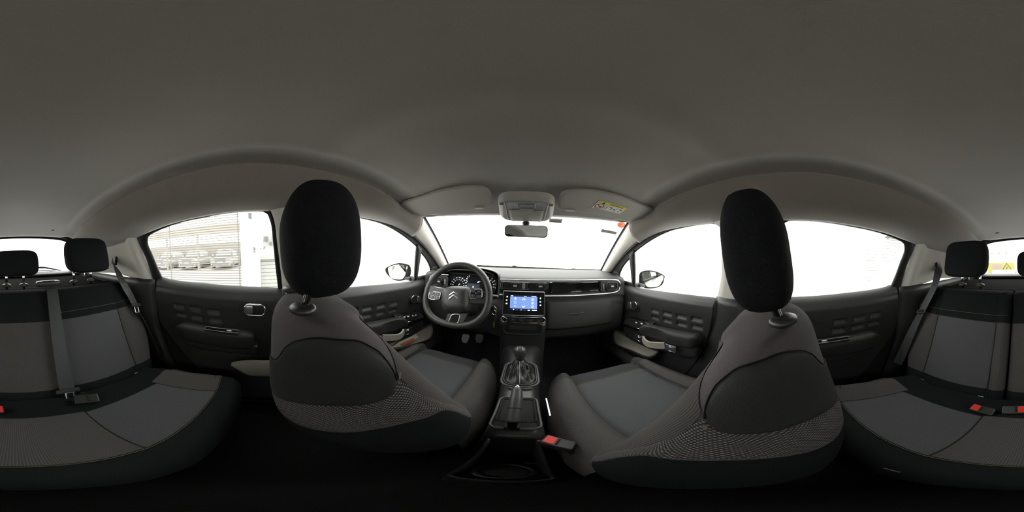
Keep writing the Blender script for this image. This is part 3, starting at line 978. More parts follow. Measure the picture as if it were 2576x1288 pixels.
    def sub(name, fa, fb, b0, b1, m, nu=24, nv=36):
        def f2(u, v):
            b_ = b0 + (b1 - b0) * v
            yl = min(L0, b_ / .80 * L0)
            a_ = fa(yl) + (fb(yl) - fa(yl)) * u
            return csurf(a_, b_) + np.array([0, 0, .0008])
        return grid(name, f2, nu, nv, m, cush)
    sub('seat_insert', lambda y: -ga(y), lambda y: ga(y), 0, ST, 'fabric_insert')
    sub('side_bolster', lambda y: ga(y) + .01, lambda y: .93, 0, ST + .04, 'fabric_rib')
    sub('side_bolster', lambda y: -.93, lambda y: -ga(y) - .01, 0, ST + .04, 'fabric_rib')
    tube('groove', [csurf(ga(0.5 * b / .8), b) + np.array([0, 0, .001]) for b in np.linspace(0, .9, 30)], .0022, 'matte_black', cush, n=6)
    tube('groove', [csurf(-ga(0.5 * b / .8), b) + np.array([0, 0, .001]) for b in np.linspace(0, .9, 30)], .0022, 'matte_black', cush, n=6)
    for dz, mm, r in ((.0, 'stitch', .0008), (.005, 'stitch', .0008)):
        tube('stitching', [csurf(a_, ST + dz + .002 + (.04 if abs(a_) > .5 else 0)) + np.array([0, 0, .0018]) for a_ in np.linspace(-.48, .48, 40)], r, mm, cush, n=5)
    for sg in (-1, 1):
        tube('stitching', [csurf(sg * a_, ST + .042) + np.array([0, 0, .0018]) for a_ in np.linspace(.50, .92, 20)], .0008, 'stitch', cush, n=5)
    # base under the cushion
    grid('seat_base', lambda u, v: np.array([cx + (2 * u - 1) * (.21 + .0 * v), yF - .47 + .42 * v * 0 + .40 * v, -.70 - .0 * u]), 4, 4, 'matte_black', seat, thick=.05)
    for sg in (-1, 1):
        box('seat_rail', (cx + sg * .19, yF - .27, FLOOR + .10), (.03, .46, .22), 'matte_black', seat, bev=.004)
    return seat, T
seatL, TL = front_seat(-1, .755, 0, 0, 0, 0, .076, 'black and grey fabric front seat behind the steering wheel')
seatR, TR = front_seat(1, .645, -.167, -.032, -12, -.020, .062, 'black and grey fabric front seat facing the glovebox')
# chrome-edged lever between the passenger seat and the tunnel, and the yellow label tags on the backrests
strip('seat_lever', [az(1374, 1003, -.56), az(1379, 1025, -.56), az(1384, 1047, -.56)], (0, .0, 1), .007, .004, 'grey_metal', seatR)
box('side_tag', TR(bsurf(-.268, -.225, .004)), (.002, .004, .014), 'stitch', seatR, bev=0)
box('side_tag', TL(bsurf(.268, -.20, .004)), (.002, .004, .014), 'stitch', seatL, bev=0)

# ================================================================== REAR BENCH
BP0, BP1 = np.array([-.478, -.642]), np.array([-.767, -.142])      # (y,z) foot and head of the rear backrest front face
bd = BP1 - BP0
bl = np.linalg.norm(bd)
bnv = np.array([bd[1], -bd[0]]) / bl                               # points forward/up out of the seat face
if bnv[0] < 0: bnv = -bnv
def zt(z): return (z - BP0[1]) / bd[1]
OUTX = cif([0, .12, .3, .5, .75, 1.0], [.555, .575, .615, .638, .650, .585])
def rback(x, t, xi, xo, grooves):
    """point of a rear backrest face; puffed between the seams"""
    off = .0
    e = min(abs(x - xi), abs(x - xo))
    off -= .022 * max(0, 1 - e / .03) ** 2
    xs_ = sorted([xi, xo] + grooves(t))
    for a_, b_ in zip(xs_, xs_[1:]):
        if a_ <= x <= b_:
            q = (x - a_) / (b_ - a_)
            off += .020 * (math.sin(PI * q)) ** .55 * math.sin(PI * min(1, max(0, t * .94 + .05))) ** .4
    top = max(0, (t - .90) / .10)
    off -= .045 * top ** 2.2
    bot = max(0, (.06 - t) / .06)
    off -= .03 * bot ** 2
    y, z = BP0 + bd * min(t, 1.0) + bnv * (off - .014)
    z -= .004 * top ** 3
    return np.array([x, y, z])
HR = {}
RB = thing('rear_bench', (0, -.30, -.92), 'black and grey fabric rear bench seat with three headrests and yellow stitching', 'seat')
def rear_backrest(xi, xo, gx, label, tags, stitch_rng, hrs):
    s = 1
    th = RB
    lo, hi = min(xi, xo), max(xi, xo)
    def bounds(t):
        a_, b_ = lo, hi
        if abs(lo) > .3: a_ = -OUTX(t)
        if abs(hi) > .3: b_ = OUTX(t)
        return a_, b_
    def grv(t): return [math.copysign(abs(q0) + (abs(q1) - abs(q0)) * t, q0) for q0, q1 in gx]
    cols = 140 if hi - lo > .7 else 100
    def reg(name, t0, t1, m, nv, off=0, xr=None):
        def f(u, v):
            t = t0 + (t1 - t0) * v
            a_, b_ = bounds(t)
            if xr: a_, b_ = xr(t, a_, b_)
            return rback(a_ + (b_ - a_) * u, t, *bounds(t), grv) + np.array([0, bnv[0], bnv[1]]) * off
        return grid(name, f, cols, nv, m, par)
    par = RB
    th = par = reg('backrest', zt(-.575), zt(-.297), 'fabric_rib', 40)
    reg('lower_cover', 0, zt(-.575), 'fabric_black', 14)
    reg('upper_cover', zt(-.297), 1.0, 'fabric_black', 30)
    # top and rear closing surface
    def ftop(u, v):
        a_, b_ = bounds(1)
        p = rback(a_ + (b_ - a_) * u, 1.0, *bounds(1), grv)
        if v < .3:
            k = v / .3
            return p + np.array([0, -.055 * k, .002 * math.sin(PI * k)])
        k = (v - .3) / .7
        return p + np.array([0, -.055 + .17 * k, -.40 * k])
    grid('backrest_rear', ftop, 40, 14, 'shelf_black', th)
    for q0, q1 in gx:
        x0, x1 = q0, q1
        tt = np.linspace(.02, zt(-.292), 30)
        tube('seam', [rback(x0 + (x1 - x0) * t, t, *bounds(t), grv) + np.array([0, .002, .001]) for t in tt], .003, 'matte_black', th, n=6)
    # lighter centre inserts between the bolster seams
    for a_, b_ in stitch_rng['ins']:
        def xr(t, A_, B_, a_=a_, b_=b_):
            return a_[0] + (a_[1] - a_[0]) * t + .004, b_[0] + (b_[1] - b_[0]) * t - .004
        reg('face_insert', zt(-.574), zt(-.298), 'fabric_insert', 30, .0015, xr)
    for a_, b_ in stitch_rng['st']:
        tube('stitching', [rback(x, zt(-.267), *bounds(.7), grv) + np.array([0, .0025, .0015]) for x in np.linspace(a_, b_, 50)], .0009, 'stitch', th, n=5)
    for x, z in tags:
        p = rback(x, zt(z), *bounds(.05), grv) + np.array([0, .004, .003])
        F = Frame(p, (-1, 0, 0), (0, bd[0] / bl, bd[1] / bl))
        tg = F.plate('child_seat_tag', rrect(.020, .013, .002, 2), 0, .0015, 'white_print', th)
        F.plate('tag_print', [(-.007, -.004), (.004, -.004), (.007, .002), (.002, .001), (-.002, .004), (-.007, .003)], .0016, .002, 'black_print', th)
    for hx, hw, z0, z1, posts in hrs:
        zc_, hz = (z0 + z1) / 2, (z1 - z0) / 2
        def hm(p):
            k = p[2] / hz
            return (p[0] * (1 - .07 * max(0, k) ** 2 - .03 * max(0, -k)), p[1] * (1 - .15 * k) + .010 * k * k - .018 * k, p[2])
        h = HR[hx] = superell('headrest', (hx, -.752, zc_), (hw / 2, .052, hz), 'fabric_black', RB, e1=.42, e2=.5, nu=48, nv=28, mod=hm)
        tube('headrest_seam', [np.array((hx, -.752, zc_)) + np.array(hm((hw / 2 * .985 * q, .046 if abs(q) < .9 else .03, -hz * .86 + .004 * q * q))) for q in np.linspace(-.80, .80, 24)], .0014, 'fabric_black', h, n=5)
        for x in posts:
            tube('headrest_post', [(x, -.772, -.16), (x, -.765, z0 + .03)], .0062, 'chrome', h, n=10)
            superell('post_collar', (x, -.770, -.140), (.022, .017, .008), 'black_plastic', h, e1=.7, e2=.9, nu=20, nv=8)
    return th
rear_backrest(.133, .60, [(.462, .508), (.188, .192)],
              'narrow black and grey rear seat with a single headrest', [(.455, -.613), (.205, -.616)],
              {'ins': [((.188, .192), (.462, .508))], 'st': [(.142, .62)]}, [(.355, .226, -.092, .086, (.291, .391))])
rear_backrest(-.60, .127, [(-.462, -.508), (-.178, -.168)],
              'wide black and grey rear seat with two headrests', [(-.448, -.613), (-.205, -.618)],
              {'ins': [((-.462, -.508), (-.178, -.168))], 'st': [(-.62, -.186)]},
              [(-.355, .228, -.090, .080, (-.289, -.386)), (-.004, .208, -.088, .026, (.042, -.039))])
# pictogram label on the middle headrest
Fm = Frame((-.010, -.700, -.082), (-1, 0, 0), (0, 0, 1))
mid = HR[-.004]
for k, (w, h) in enumerate(((.004, .010), (.0015, .012), (.006, .007), (.003, .010), (.006, .006), (.003, .009), (.005, .010))):
    Fm.plate('pictogram', [(-w / 2, -h / 2), (w / 2, -h / 2), (w / 2 * .6, h / 2), (-w / 2 * .6, h / 2)], 0, .001, 'white_print', mid, ca=-.012 + k * .0085, cb=-.002)

# ---- bench cushion
bc = RB
def bxw(y): return .592 - .06 * max(0, (-.33 - y) / .2) ** 2
def bz(x, y):
    k = abs(x)
    b = .471 + (.424 - .471) * (y + .175) / (-.366 + .175)
    z = -.580
    if k < .151: z += .004 - .008 * (k / .151) ** 6
    elif k < b:
        q = (k - .151) / (b - .151)
        z += -.006 + .012 * math.sin(PI * q) ** .6
    else:
        q = min(1, (k - b) / .12)
        z += -.006 + .030 * math.sin(PI * min(1, q * .8) * .62) - .035 * max(0, (q - .6) / .4) ** 2
    if y < -.37: z -= .02 * ((-.37 - y) / .13)
    return z
def bsf(u, v):
    """v 0 rear .. .7 front crest .. 1 front bottom; u across"""
    if v < .72:
        y = -.485 + (v / .72) * (.485 - .135)
        x = (2 * u - 1) * bxw(y)
        z = bz(x, y)
    else:
        t = (v - .72) / .28
        x0 = (2 * u - 1) * bxw(-.135)
        ph = min(1, t / .55) * PI / 2
        y = -.135 + .048 * math.sin(ph) - .045 * max(0, t - .55) / .45
        z = bz(x0, -.135) - .07 * (1 - math.cos(ph)) - .14 * max(0, t - .55) / .45
        x = x0
    ex = max(0, abs(2 * u - 1) - .93) / .07
    z -= .05 * ex ** 2
    if v > .6: y -= .05 * ex ** 2 + .018 * abs(2 * u - 1) ** 6
    return np.array([x, y, z])
bc = grid('cushion', lambda u, v: bsf(u, v) - np.array([0, 0, .003]), 120, 70, 'fabric_black', bc)
def vy(y): return (y + .485) / (.485 - .135) * .72
def breg(name, fx0, fx1, y0, y1, m, nu=30, nv=24):
    def f(u, v):
        y = y0 + (y1 - y0) * v
        x = fx0(y) + (fx1(y) - fx0(y)) * u
        w = bxw(y)
        return bsf((x / w + 1) / 2, vy(y))
    return grid(name, f, nu, nv, m, bc)
bb = lambda y: .471 + (.424 - .471) * (y + .175) / (-.366 + .175)
for sg in (-1, 1):
    breg('outer_insert', lambda y: sg * .154, lambda y: sg * (bb(y) - .002), -.368, -.166, 'fabric_insert')
    breg('outer_bolster', lambda y: sg * (bb(y) + .002), lambda y: sg * (bxw(y) * .965), -.392, -.166, 'fabric_rib')
    tube('seam', [bsf((sg * .152 / bxw(y) + 1) / 2, vy(y)) for y in np.linspace(-.37, -.165, 16)], .0022, 'matte_black', bc, n=6)
    tube('seam', [bsf((sg * bb(y) / bxw(y) + 1) / 2, vy(y)) for y in np.linspace(-.37, -.165, 16)], .0022, 'matte_black', bc, n=6)
breg('middle_insert', lambda y: -.150, lambda y: .150, -.372, -.166, 'fabric_rib')
tube('stitching', [bsf(.5 + q / 2, vy(-.1625)) + np.array([0, 0, .001]) for q in np.linspace(-.95, .95, 90)], .0009, 'stitch', bc, n=5)
q = az(2263, 1150, -.60)
tube('cushion_tab', [bsf(.5 + .145 / 1.2, .80) + np.array([-.008, 0, .001]), bsf(.5 + .150 / 1.2, .80) + np.array([.010, .002, .002])], .0018, 'fabric_dark', bc, n=5)
grid('bench_base', lambda u, v: np.array([(2 * u - 1) * .58, -.13 - .05 * v, -.78 - .14 * v]), 4, 3, 'carpet', RB, thick=.02)

# ================================================================== SEAT BELTS
def belt_pl(px, py, lift=.0):
    return pl(px, py, (0, bnv[0], bnv[1]), (0, BP0[0] + bnv[0] * lift, BP0[1] + bnv[1] * lift))
# left outer belt
b = thing('seat_belt', (-.59, -.65, -.5), 'dark seat belt with bare metal tongue hanging from the pale rear pillar', 'seat belt')
slot = np.array([-.588, -.862, -.045])
tong = belt_pl(340, 768, .03)
strip('webbing', [slot, slot + np.array([.012, .05, -.035]), belt_pl(310, 712, .035), belt_pl(331, 748, .03), tong], [(.1, .4, .9), (.5, .3, .2), (1, 0, 0), (1, 0, .2), (1, 0, .2)], .046, .0016, 'belt', b, steps=24)
strip('webbing', [tong, np.array([-.625, -.60, -.42]), np.array([-.64, -.53, -.60])], (.6, .6, .2), .046, .0016, 'belt', b, steps=14)
Ft = Frame(tong + np.array([0, .006, .003]), (-1, 0, -.25), (-.25, bd[0] / bl, bd[1] / bl))
Ft.plate('tongue_grip', rrect(.066, .020, .005, 3), -.004, .006, 'black_plastic', b, bev=.002)
Ft.ring('tongue_loop', rrect(.026, .032, .005, 3), .0045, .001, 'satin', b, ca=.0, cb=-.027, flat=.4)
# right outer belt
b = thing('seat_belt', (.58, -.65, -.5), 'dark seat belt running from the pale pillar down past the narrow rear seat back', 'seat belt')
slot = np.array([.588, -.862, -.045])
c1 = lambda x, y: (2280 + x / 3.389, 680 + y / 3.389)
r1, r2, r3, r4 = (belt_pl(*c1(*p), l) for p, l in (((240, 130), .035), ((150, 312), .03), ((105, 400), .03), ((30, 560), .03)))
strip('webbing', [slot, slot + np.array([-.015, .05, -.03]), r1, r2, r3, r4, np.array([.605, -.50, -.58])], [(.1, .4, .9), (.5, .3, .2), (1, 0, -.2), (1, 0, -.25), (1, 0, -.25), (1, .3, -.2), (1, .4, 0)], .046, .0016, 'belt', b, steps=40)
Ft = Frame(r2 + (r3 - r2) * .45 + np.array([0, .004, .002]), (-1, 0, .28), (.28, bd[0] / bl, bd[1] / bl))
Ft.ring('tongue_grip', rrect(.056, .014, .006, 3), .0055, .001, 'black_plastic', b, flat=.6)
superell('belt_stop', Ft(-.004, -.016, .004), (.006, .006, .002), 'black_plastic', b, e1=1, e2=1, nu=12, nv=6)
# middle belt from its guide on top of the wide seat back
b = thing('seat_belt', (-.16, -.6, -.6), 'dark seat belt lying down the middle of the wide rear seat back', 'seat belt')
cl = lambda x, y: (x / 1.84, 550 + y / 1.84)
pts = [belt_pl(*cl(235, 318), .0), belt_pl(*cl(243, 345), .022), belt_pl(*cl(265, 520), .028), belt_pl(*cl(290, 680), .026), belt_pl(*cl(313, 795), .022)]
strip('webbing', [pts[0] + np.array([0, -.01, -.02])] + pts, (1, 0, 0), .052, .0016, 'belt', b, steps=34)
superell('belt_guide', (-.157, -.772, -.139), (.060, .022, .014), 'black_plastic', b, e1=.4, e2=.4, nu=30, nv=12)
superell('guide_slot', (-.157, -.764, -.128), (.034, .010, .004), 'matte_black', b, e1=.5, e2=.5, nu=20, nv=8)
Ft = Frame(pts[-1] + np.array([0, .004, .002]), (-1, 0, -.05), (0, bd[0] / bl, bd[1] / bl))
Ft.plate('tongue_grip', rrect(.080, .018, .005, 3), -.003, .005, 'black_plastic', b, bev=.002)
Ft.ring('tongue_loop', rrect(.026, .034, .005, 3), .0045, .001, 'grey_metal', b, ca=.004, cb=-.028, flat=.4)
# front passenger belt on the right B pillar
b = thing('seat_belt', (.63, .15, -.8), 'dark seat belt hanging down the pillar behind the right front door', 'seat belt')
strip('webbing', [(.585, .145, .09), (.61, .150, -.02), (.634, .155, -.18), (.640, .166, -.40), (.640, .176, -.75)], (0, 1, 0), .040, .0016, 'belt', b, steps=20)
superell('belt_ring', (.582, .145, .095), (.010, .03, .018), 'black_plastic', b, e1=.6, e2=.6, nu=18, nv=10)
# buckles
def buckle(loc, dirv, upv, label, red, size=(.034, .062, .020), cat='seat belt buckle', m='black_plastic'):
    F = Frame(loc, np.cross(dirv, upv), dirv)
    t = thing('belt_buckle', loc, label, cat)
    F.plate('buckle_body', rrect(size[0], size[1], .006, 3), -size[2] / 2, size[2] / 2, m, t, bev=.003)
    F.plate('release_button', rrect(size[0] * .78, size[1] * .34, .003, 2), size[2] / 2 - .002, size[2] / 2 + .002, red, t, cb=size[1] * .30, bev=.001)
    F.plate('tongue_slot', rrect(size[0] * .7, .004, .001, 1), size[2] / 2 - .001, size[2] / 2 + .0015, 'matte_black', t, cb=size[1] * .04)
    return t, F
lc = az(1398, 1115, -.585)
t, F = buckle(lc, np.array((-.55, .35, .35)), np.array((.15, .1, .95)), 'seat belt buckle with large red button beside the handbrake tray', 'red_button', (.040, .062, .022))
strip('buckle_stalk', [lc + np.array([.012, -.012, -.02]), lc + np.array([.05, -.04, -.13])], (0, 1, 0), .03, .008, 'matte_black', t)
lc = az(2472, 1031, -.572)
buckle(lc, np.array((.9, -.1, .1)), np.array((0, .35, .95)), 'black buckle with red end on the rear cushion below the narrow seat back', 'red_button', (.032, .064, .018))
lc = az(2554, 1032, -.572)
buckle(lc, np.array((-.95, -.1, .1)), np.array((0, .35, .95)), 'dark grey seat belt buckle with orange-red end in the rear cushion gap, middle seat', 'red_button', (.034, .066, .020), m='door_plastic')
lc = az(218, 1004, -.568)
buckle(lc, np.array((-.9, .3, .05)), np.array((0, .3, .95)), 'flat black seat belt buckle lying on the rear cushion below the hanging middle belt', 'black_plastic', (.040, .070, .018))
# ================================================================== DASHBOARD
dash = thing('dashboard', (0, 1.1, -.6), 'dark grey dashboard with chrome-edged band, touchscreen and round dials', 'dashboard')
DP = [(1.37, -.104), (1.2, -.108), (1.06, -.122), (.995, -.131), (.968, -.139), (.957, -.150), (.962, -.19), (.957, -.228), (.948, -.243), (.962, -.262), (.958, -.285),
      (.948, -.33), (.952, -.40), (.98, -.50), (1.05, -.58), (1.2, -.62)]
DPC = cr([(0, y, z) for y, z in DP], 70)
def dashf(u, v):
    x = (2 * u - 1) * .662
    p = DPC[int(round(v * 69))].copy()
    p[0] = x
    # the driver's side opens under the wheel; ends sweep toward the doors
    p[1] += -.012 * abs(x / .66) ** 3 if p[2] > -.3 else 0
    if x < -.13 and p[2] < -.27: p[1] += .05 * min(1, (-.13 - x) / .1)
    # deep opening for the instruments
    kx = ssm(.182 - abs(x + .345), .006)
    if -.29 < p[2] < -.128: p[1] += kx * max(0, 1.075 - p[1]) * ssm(p[2] + .275, .008) * ssm(-.136 - p[2], .004)
    if abs(x) > .60: p[2] -= .012 * ((abs(x) - .60) / .06) ** 2
    return p
grid('dash_body', dashf, 110, 69, 'dash_soft', dash, thick=.006, off=0)
for s in (-1, 1):
    prism('dash_end', [np.array([s * .655, y, z]) for y, z in DP[2:]] + [np.array([s * .655, 1.2, -.2])], (s * .012, 0, 0), 'dash_soft', dash)
    grid('demist_vent', lambda u, v: np.array([s * (.585 + .045 * u), 1.03 + .045 * v - .03 * u, -.1235 + .002]), 2, 2, 'matte_black', dash, thick=.003)
c7 = lambda x, y: (1240 + x / 5.856, 640 + y / 5.856)
c8 = lambda x, y: (1020 + x / 5.854, 640 + y / 5.854)
# chrome loop of the passenger band
loop = [(-.145, -.2365), (.13, -.2365), (.30, -.2370), (.45, -.2355), (.55, -.234), (.595, -.228), (.618, -.212), (.622, -.190), (.615, -.165), (.595, -.150), (.55, -.1435), (.40, -.1405), (.14, -.140), (-.145, -.142)]
tube('band_chrome', [(x, .946 - .012 * abs(x / .66) ** 3, z) for x, z in loop], [.0052, .0058, .006, .006, .006, .007, .008, .008, .006, .004, .0035, .003, .003, .003], 'satin', dash, steps=90, n=8)
loop = [(-.475, -.233), (-.53, -.2325), (-.585, -.226), (-.612, -.208), (-.616, -.185), (-.606, -.160), (-.575, -.1445), (-.52, -.1395), (-.475, -.1385)]
tube('band_chrome', [(x, .944 - .012 * abs(x / .66) ** 3, z) for x, z in loop], [.008, .008, .008, .007, .006, .005, .004, .003, .003], 'satin', dash, steps=50, n=8)
# dark gloss panel, with the chrome tick at its inner end
grid('gloss_panel', lambda u, v: (.147 + .325 * u + .012 * u * v, .9495 + .004 * math.sin(PI * v), -.150 - .077 * v + .004 * u * v), 20, 8, 'piano', dash, thick=.006)
grid('band_underlay', lambda u, v: (-.145 + .76 * u, .956, -.146 - .088 * v), 20, 2, 'black_plastic', dash, thick=.004)
tube('panel_tick', [(.149, .945, -.1525), (.162, .945, -.1525)], .0015, 'chrome', dash, n=5)
def vent(cx, cz, w, h, ycen, par_slats=5, frame=True, knob=True):
    F = Frame((cx, ycen, cz), (1, 0, 0), (0, 0, 1))
    v = F.plate('vent_cavity', rrect(w, h, h * .38, 5), .000, .004, 'matte_black', dash)
    F.ring('vent_rim', rrect(w, h, h * .38, 5), .003, .006, 'black_plastic', v)
    for k in range(par_slats):
        b_ = (k - (par_slats - 1) / 2) * h * .8 / par_slats
        F.plate('vent_slat', [(-w * .42, b_ - .0012), (w * .42, b_ - .0012), (w * .42, b_ + .0012), (-w * .42, b_ + .0012)], .003, .009, 'black_plastic', v)
    if knob:
        F.plate('vent_tab', rrect(.022, .010, .003, 2), .009, .016, 'satin', v, ca=w * (.22 if cx < .2 else 0), bev=.001)
        F.ring('tab_surround', rrect(.045, .028, .008, 3), .0022, .009, 'black_plastic', v, ca=w * (.22 if cx < .2 else 0))
    return v
Fc = Frame((-.003, .944, -.1755), (1, 0, 0), (0, 0, 1))
Fc.plate('vent_frame', [(-.142, .026), (.142, .026), (.142, -.008), (.128, -.024), (-.142, -.024)], -.002, .004, 'grey_metal' if False else 'dash_soft', dash, bev=.002)
Fc.ring('frame_edge', [(-.132, .021), (.132, .021), (.134, -.006), (.124, -.021), (-.128, -.021), (-.134, -.006)], .0016, .005, 'grey_metal', dash)
vent(-.074, -.174, .100, .036, .940)
vent(.070, -.174, .104, .038, .940)
Fc.plate('vent_wheel', rrect(.018, .034, .004, 3), .003, .010, 'grey_metal', dash, bev=.001)
Fr = Frame((.532, .930, -.183), (1, -.05, 0), (0, 0, 1))
Fr.plate('vent_frame', rrect(.128, .070, .010, 3), -.002, .004, 'dash_soft', dash, bev=.002, ca=.004)
vent(.545, -.184, .080, .050, .924)
Fr.plate('vent_wheel', rrect(.010, .034, .003, 2), .003, .008, 'grey_metal', dash, ca=-.044)
Fl = Frame((-.532, .930, -.183), (1, .05, 0), (0, 0, 1))
Fl.plate('vent_frame', rrect(.128, .070, .010, 3), -.002, .004, 'dash_soft', dash, bev=.002, ca=-.004)
vent(-.545, -.184, .074, .048, .924)
Fl.plate('vent_wheel', rrect(.010, .034, .003, 2), .003, .008, 'satin', dash, ca=.040)
# ---- touchscreen
Fs = Frame((0, .858, -.261), (1, 0, 0), (0, .06, 1))
scr = Fs.plate('touchscreen', rrect(.218, .136, .006, 3), -.016, 0, 'piano', dash, bev=.002)
Fs.ring('screen_edge', rrect(.219, .137, .006, 3), .0016, -.001, 'satin', scr)
Fs.plate('screen_stem', rrect(.16, .09, .01, 3), -.11, -.016, 'matte_black', scr)
zt0 = .048
Fs.plate('display', rrect(.143, .087, .001, 1), .0002, .0010, 'screen_dark', scr, cb=.0055)
Fs.plate('climate_page', rrect(.143, .066, .001, 1), .0010, .0016, 'screen_blue', scr, cb=.0075)
def ic(out, m='icon_white', ca=0, cb=0, n=.0018): Fs.plate('icon', out, n, n + .0006, m, scr, ca=ca, cb=cb)
def bar(x0, y0, x1, y1, w, m='icon_white', n=.0018):
    d = np.array([x1 - x0, y1 - y0]); l = np.linalg.norm(d); q = np.array([-d[1], d[0]]) / l * w / 2
    ic([(x0 + q[0], y0 + q[1]), (x0 - q[0], y0 - q[1]), (x1 - q[0], y1 - q[1]), (x1 + q[0], y1 + q[1])], m, n=n)
bar(-.050, .030, -.038, .030, .0028); bar(-.044, .036, -.044, .024, .0028)
bar(-.050, -.012, -.038, -.012, .0025)
bar(-.008, .024, .0002, .032, .003); bar(-.0002, .032, .008, .024, .003)
bar(-.008, -.010, .0002, -.018, .003); bar(-.0002, -.018, .008, -.010, .003)
bar(-.003, .0085, .003, .0085, .0008, 'icon_dim')
for y in (.028, .008, -.012):
    bar(.042, y - .006, .050, y - .006, .0022); bar(.050, y - .006, .053, y + .005, .0022); bar(.043, y + .002, .046, y + .005, .0025); bar(.042, y - .002, .047, y - .0015, .0018)
for x, y, w, h in ((-.062, .045, .012, .003), (.008, .044, .014, .0025), (.046, .044, .010, .003), (.058, .044, .016, .003)):
    ic(rrect(w, h, .001, 1), 'icon_white', x, y)
for x, y, w, h in ((-.052, -.032, .007, .006), (-.033, -.032, .001, .003), (-.012, -.033, .008, .003), (.008, -.033, .001, .003), (.028, -.034, .012, .004), (.058, -.034, .026, .004)):
    ic(rrect(w, h, min(w, h) * .3, 2), 'icon_white', x, y)
for x, y in ((-.047, .009), (-.042, .009)):
    Fs.ring('digit', rrect(.006, .014, .002, 2), .0005, .0018, 'icon_dim', scr, ca=x, cb=y)
for x, y, w, h in ((-.088, .038, .008, .007), (-.090, .018, .007, .007), (-.090, -.001, .009, .007), (.088, .034, .006, .009), (.088, .014, .008, .007), (.089, -.005, .009, .006)):
    ic(rrect(w, h, .002, 2), 'icon_white', x, y, .0004)
tube('screen_lip', [Fs(-.104, -.066, .002), Fs(.104, -.066, .002)], .0022, 'satin', scr, n=6)
# ---- control strip with the volume knob and hazard button
Fk = Frame((.001, .848, -.352), (1, 0, 0), (0, .05, 1))
ks = Fk.plate('control_strip', rrect(.232, .034, .016, 6), -.05, 0, 'piano', dash, bev=.002)
for b_ in (.0165, -.0165):
    tube('strip_chrome', [Fk(-.104, b_, .001), Fk(.104, b_, .001)], .0013, 'chrome', ks, n=6)
for a_ in (-1, 1):
    tube('strip_cap', [Fk(a_ * (.100 + .016 * math.sin(t)), .0165 * math.cos(t), .001) for t in np.linspace(0, PI, 10)], .0035, 'chrome', ks, n=6)
Fk.plate('volume_knob', [(.0125 * math.cos(t), .0125 * math.sin(t)) for t in np.linspace(0, 2 * PI, 24, endpoint=False)], 0, .012, 'piano', ks, ca=-.094, bev=.001)
Fk.ring('knob_ring', [(.0122 * math.cos(t), .0122 * math.sin(t)) for t in np.linspace(0, 2 * PI, 24, endpoint=False)], .0016, .012, 'chrome', ks, ca=-.094)
for a_ in (-.054, -.009, .037, .084):
    Fk.plate('button', rrect(.042, .020, .003, 2), 0, .003, 'black_plastic', ks, ca=a_, bev=.001)
for a_, m in ((-.054, 'grey_metal'), (-.009, 'grey_metal'), (.037, 'red_button'), (.084, 'grey_metal')):
    Fk.plate('symbol', [(-.004, -.003), (.004, -.003), (0, .004)] if m == 'red_button' else [(-.003, .002), (.003, .002), (0, -.003)], .0031, .0036, m, ks, ca=a_)
# ---- lower stack with the cubby and sockets
Fq = Frame((.0, .868, -.414), (1, 0, 0), (0, -.08, 1))
st = thing('centre_console', (0, .5, FLOOR), 'black centre console between the front seats with cubby, gear surround and rear tray', 'console')
def stack(u, v):
    th = 2 * PI * u
    z = -.375 - .36 * v
    w = .128 - .012 * v
    return np.array([w * sgp(math.cos(th), .45), .905 + .0 * v - (.043 + .0 * v) * sgp(math.sin(th), .45), z])
grid('stack_body', stack, 48, 10, 'black_plastic', st, closed=True, capend=True)
Fq = Frame((.0, .872, -.414), (1, 0, 0), (0, .0, 1))
cub = Fq.plate('cubby', rrect(.176, .048, .014, 4), .006, .010, 'matte_black', st)
Fq.ring('cubby_rim', rrect(.205, .072, .026, 5), .006, .012, 'black_plastic', st)
Fq.plate('cubby_mat', rrect(.146, .024, .006, 3), .010, .011, 'door_plastic', cub, cb=.008)
c6 = lambda x, y: (1240 + x / 5.856, 640 + y / 5.856)
Fq.plate('socket_recess', rrect(.15, .085, .012, 3), .002, .006, 'matte_black', st, cb=-.105)
Fq.plate('usb_slot', rrect(.014, .003, .001, 1), .0065, .008, 'satin', st, ca=.045, cb=-.062)
superell('power_socket', Fq(-.02, -.062, .006), (.012, .004, .012), 'black_plastic', st, e1=1, e2=1, nu=18, nv=8)
superell('socket_light', Fq(-.034, -.060, .008), (.002, .002, .002), 'grey_metal', st, e1=1, e2=1, nu=8, nv=6)
# ---- tunnel part of the console, swept along y
CY = [.27, .30, .36, .45, .50, .58, .68, .76, .84, .90]
CT = cif(CY, [-.556, -.536, -.540, -.540, -.540, -.528, -.520, -.515, -.520, -.53])
CW = cif(CY, [.060, .061, .062, .064, .066, .070, .076, .086, .110, .112])
def tun(u, v):
    y = .268 + .63 * v
    th = PI * u
    w, zt_ = CW(y), CT(y)
    k = sgp(math.cos(th), .35)
    h = math.sin(th) ** .35
    return np.array([w * k, y, FLOOR + .03 + (zt_ - FLOOR - .03) * h])
grid('tunnel_cover', tun, 48, 50, 'black_plastic', st, capend=False, thick=.004)
grid('tunnel_rear_face', lambda u, v: tun(u, 0) * np.array([1 - v * 0, 1, 1]) + np.array([0, .02 * v, -(tun(u, 0)[2] - FLOOR) * v * .98]), 30, 6, 'matte_black', st)
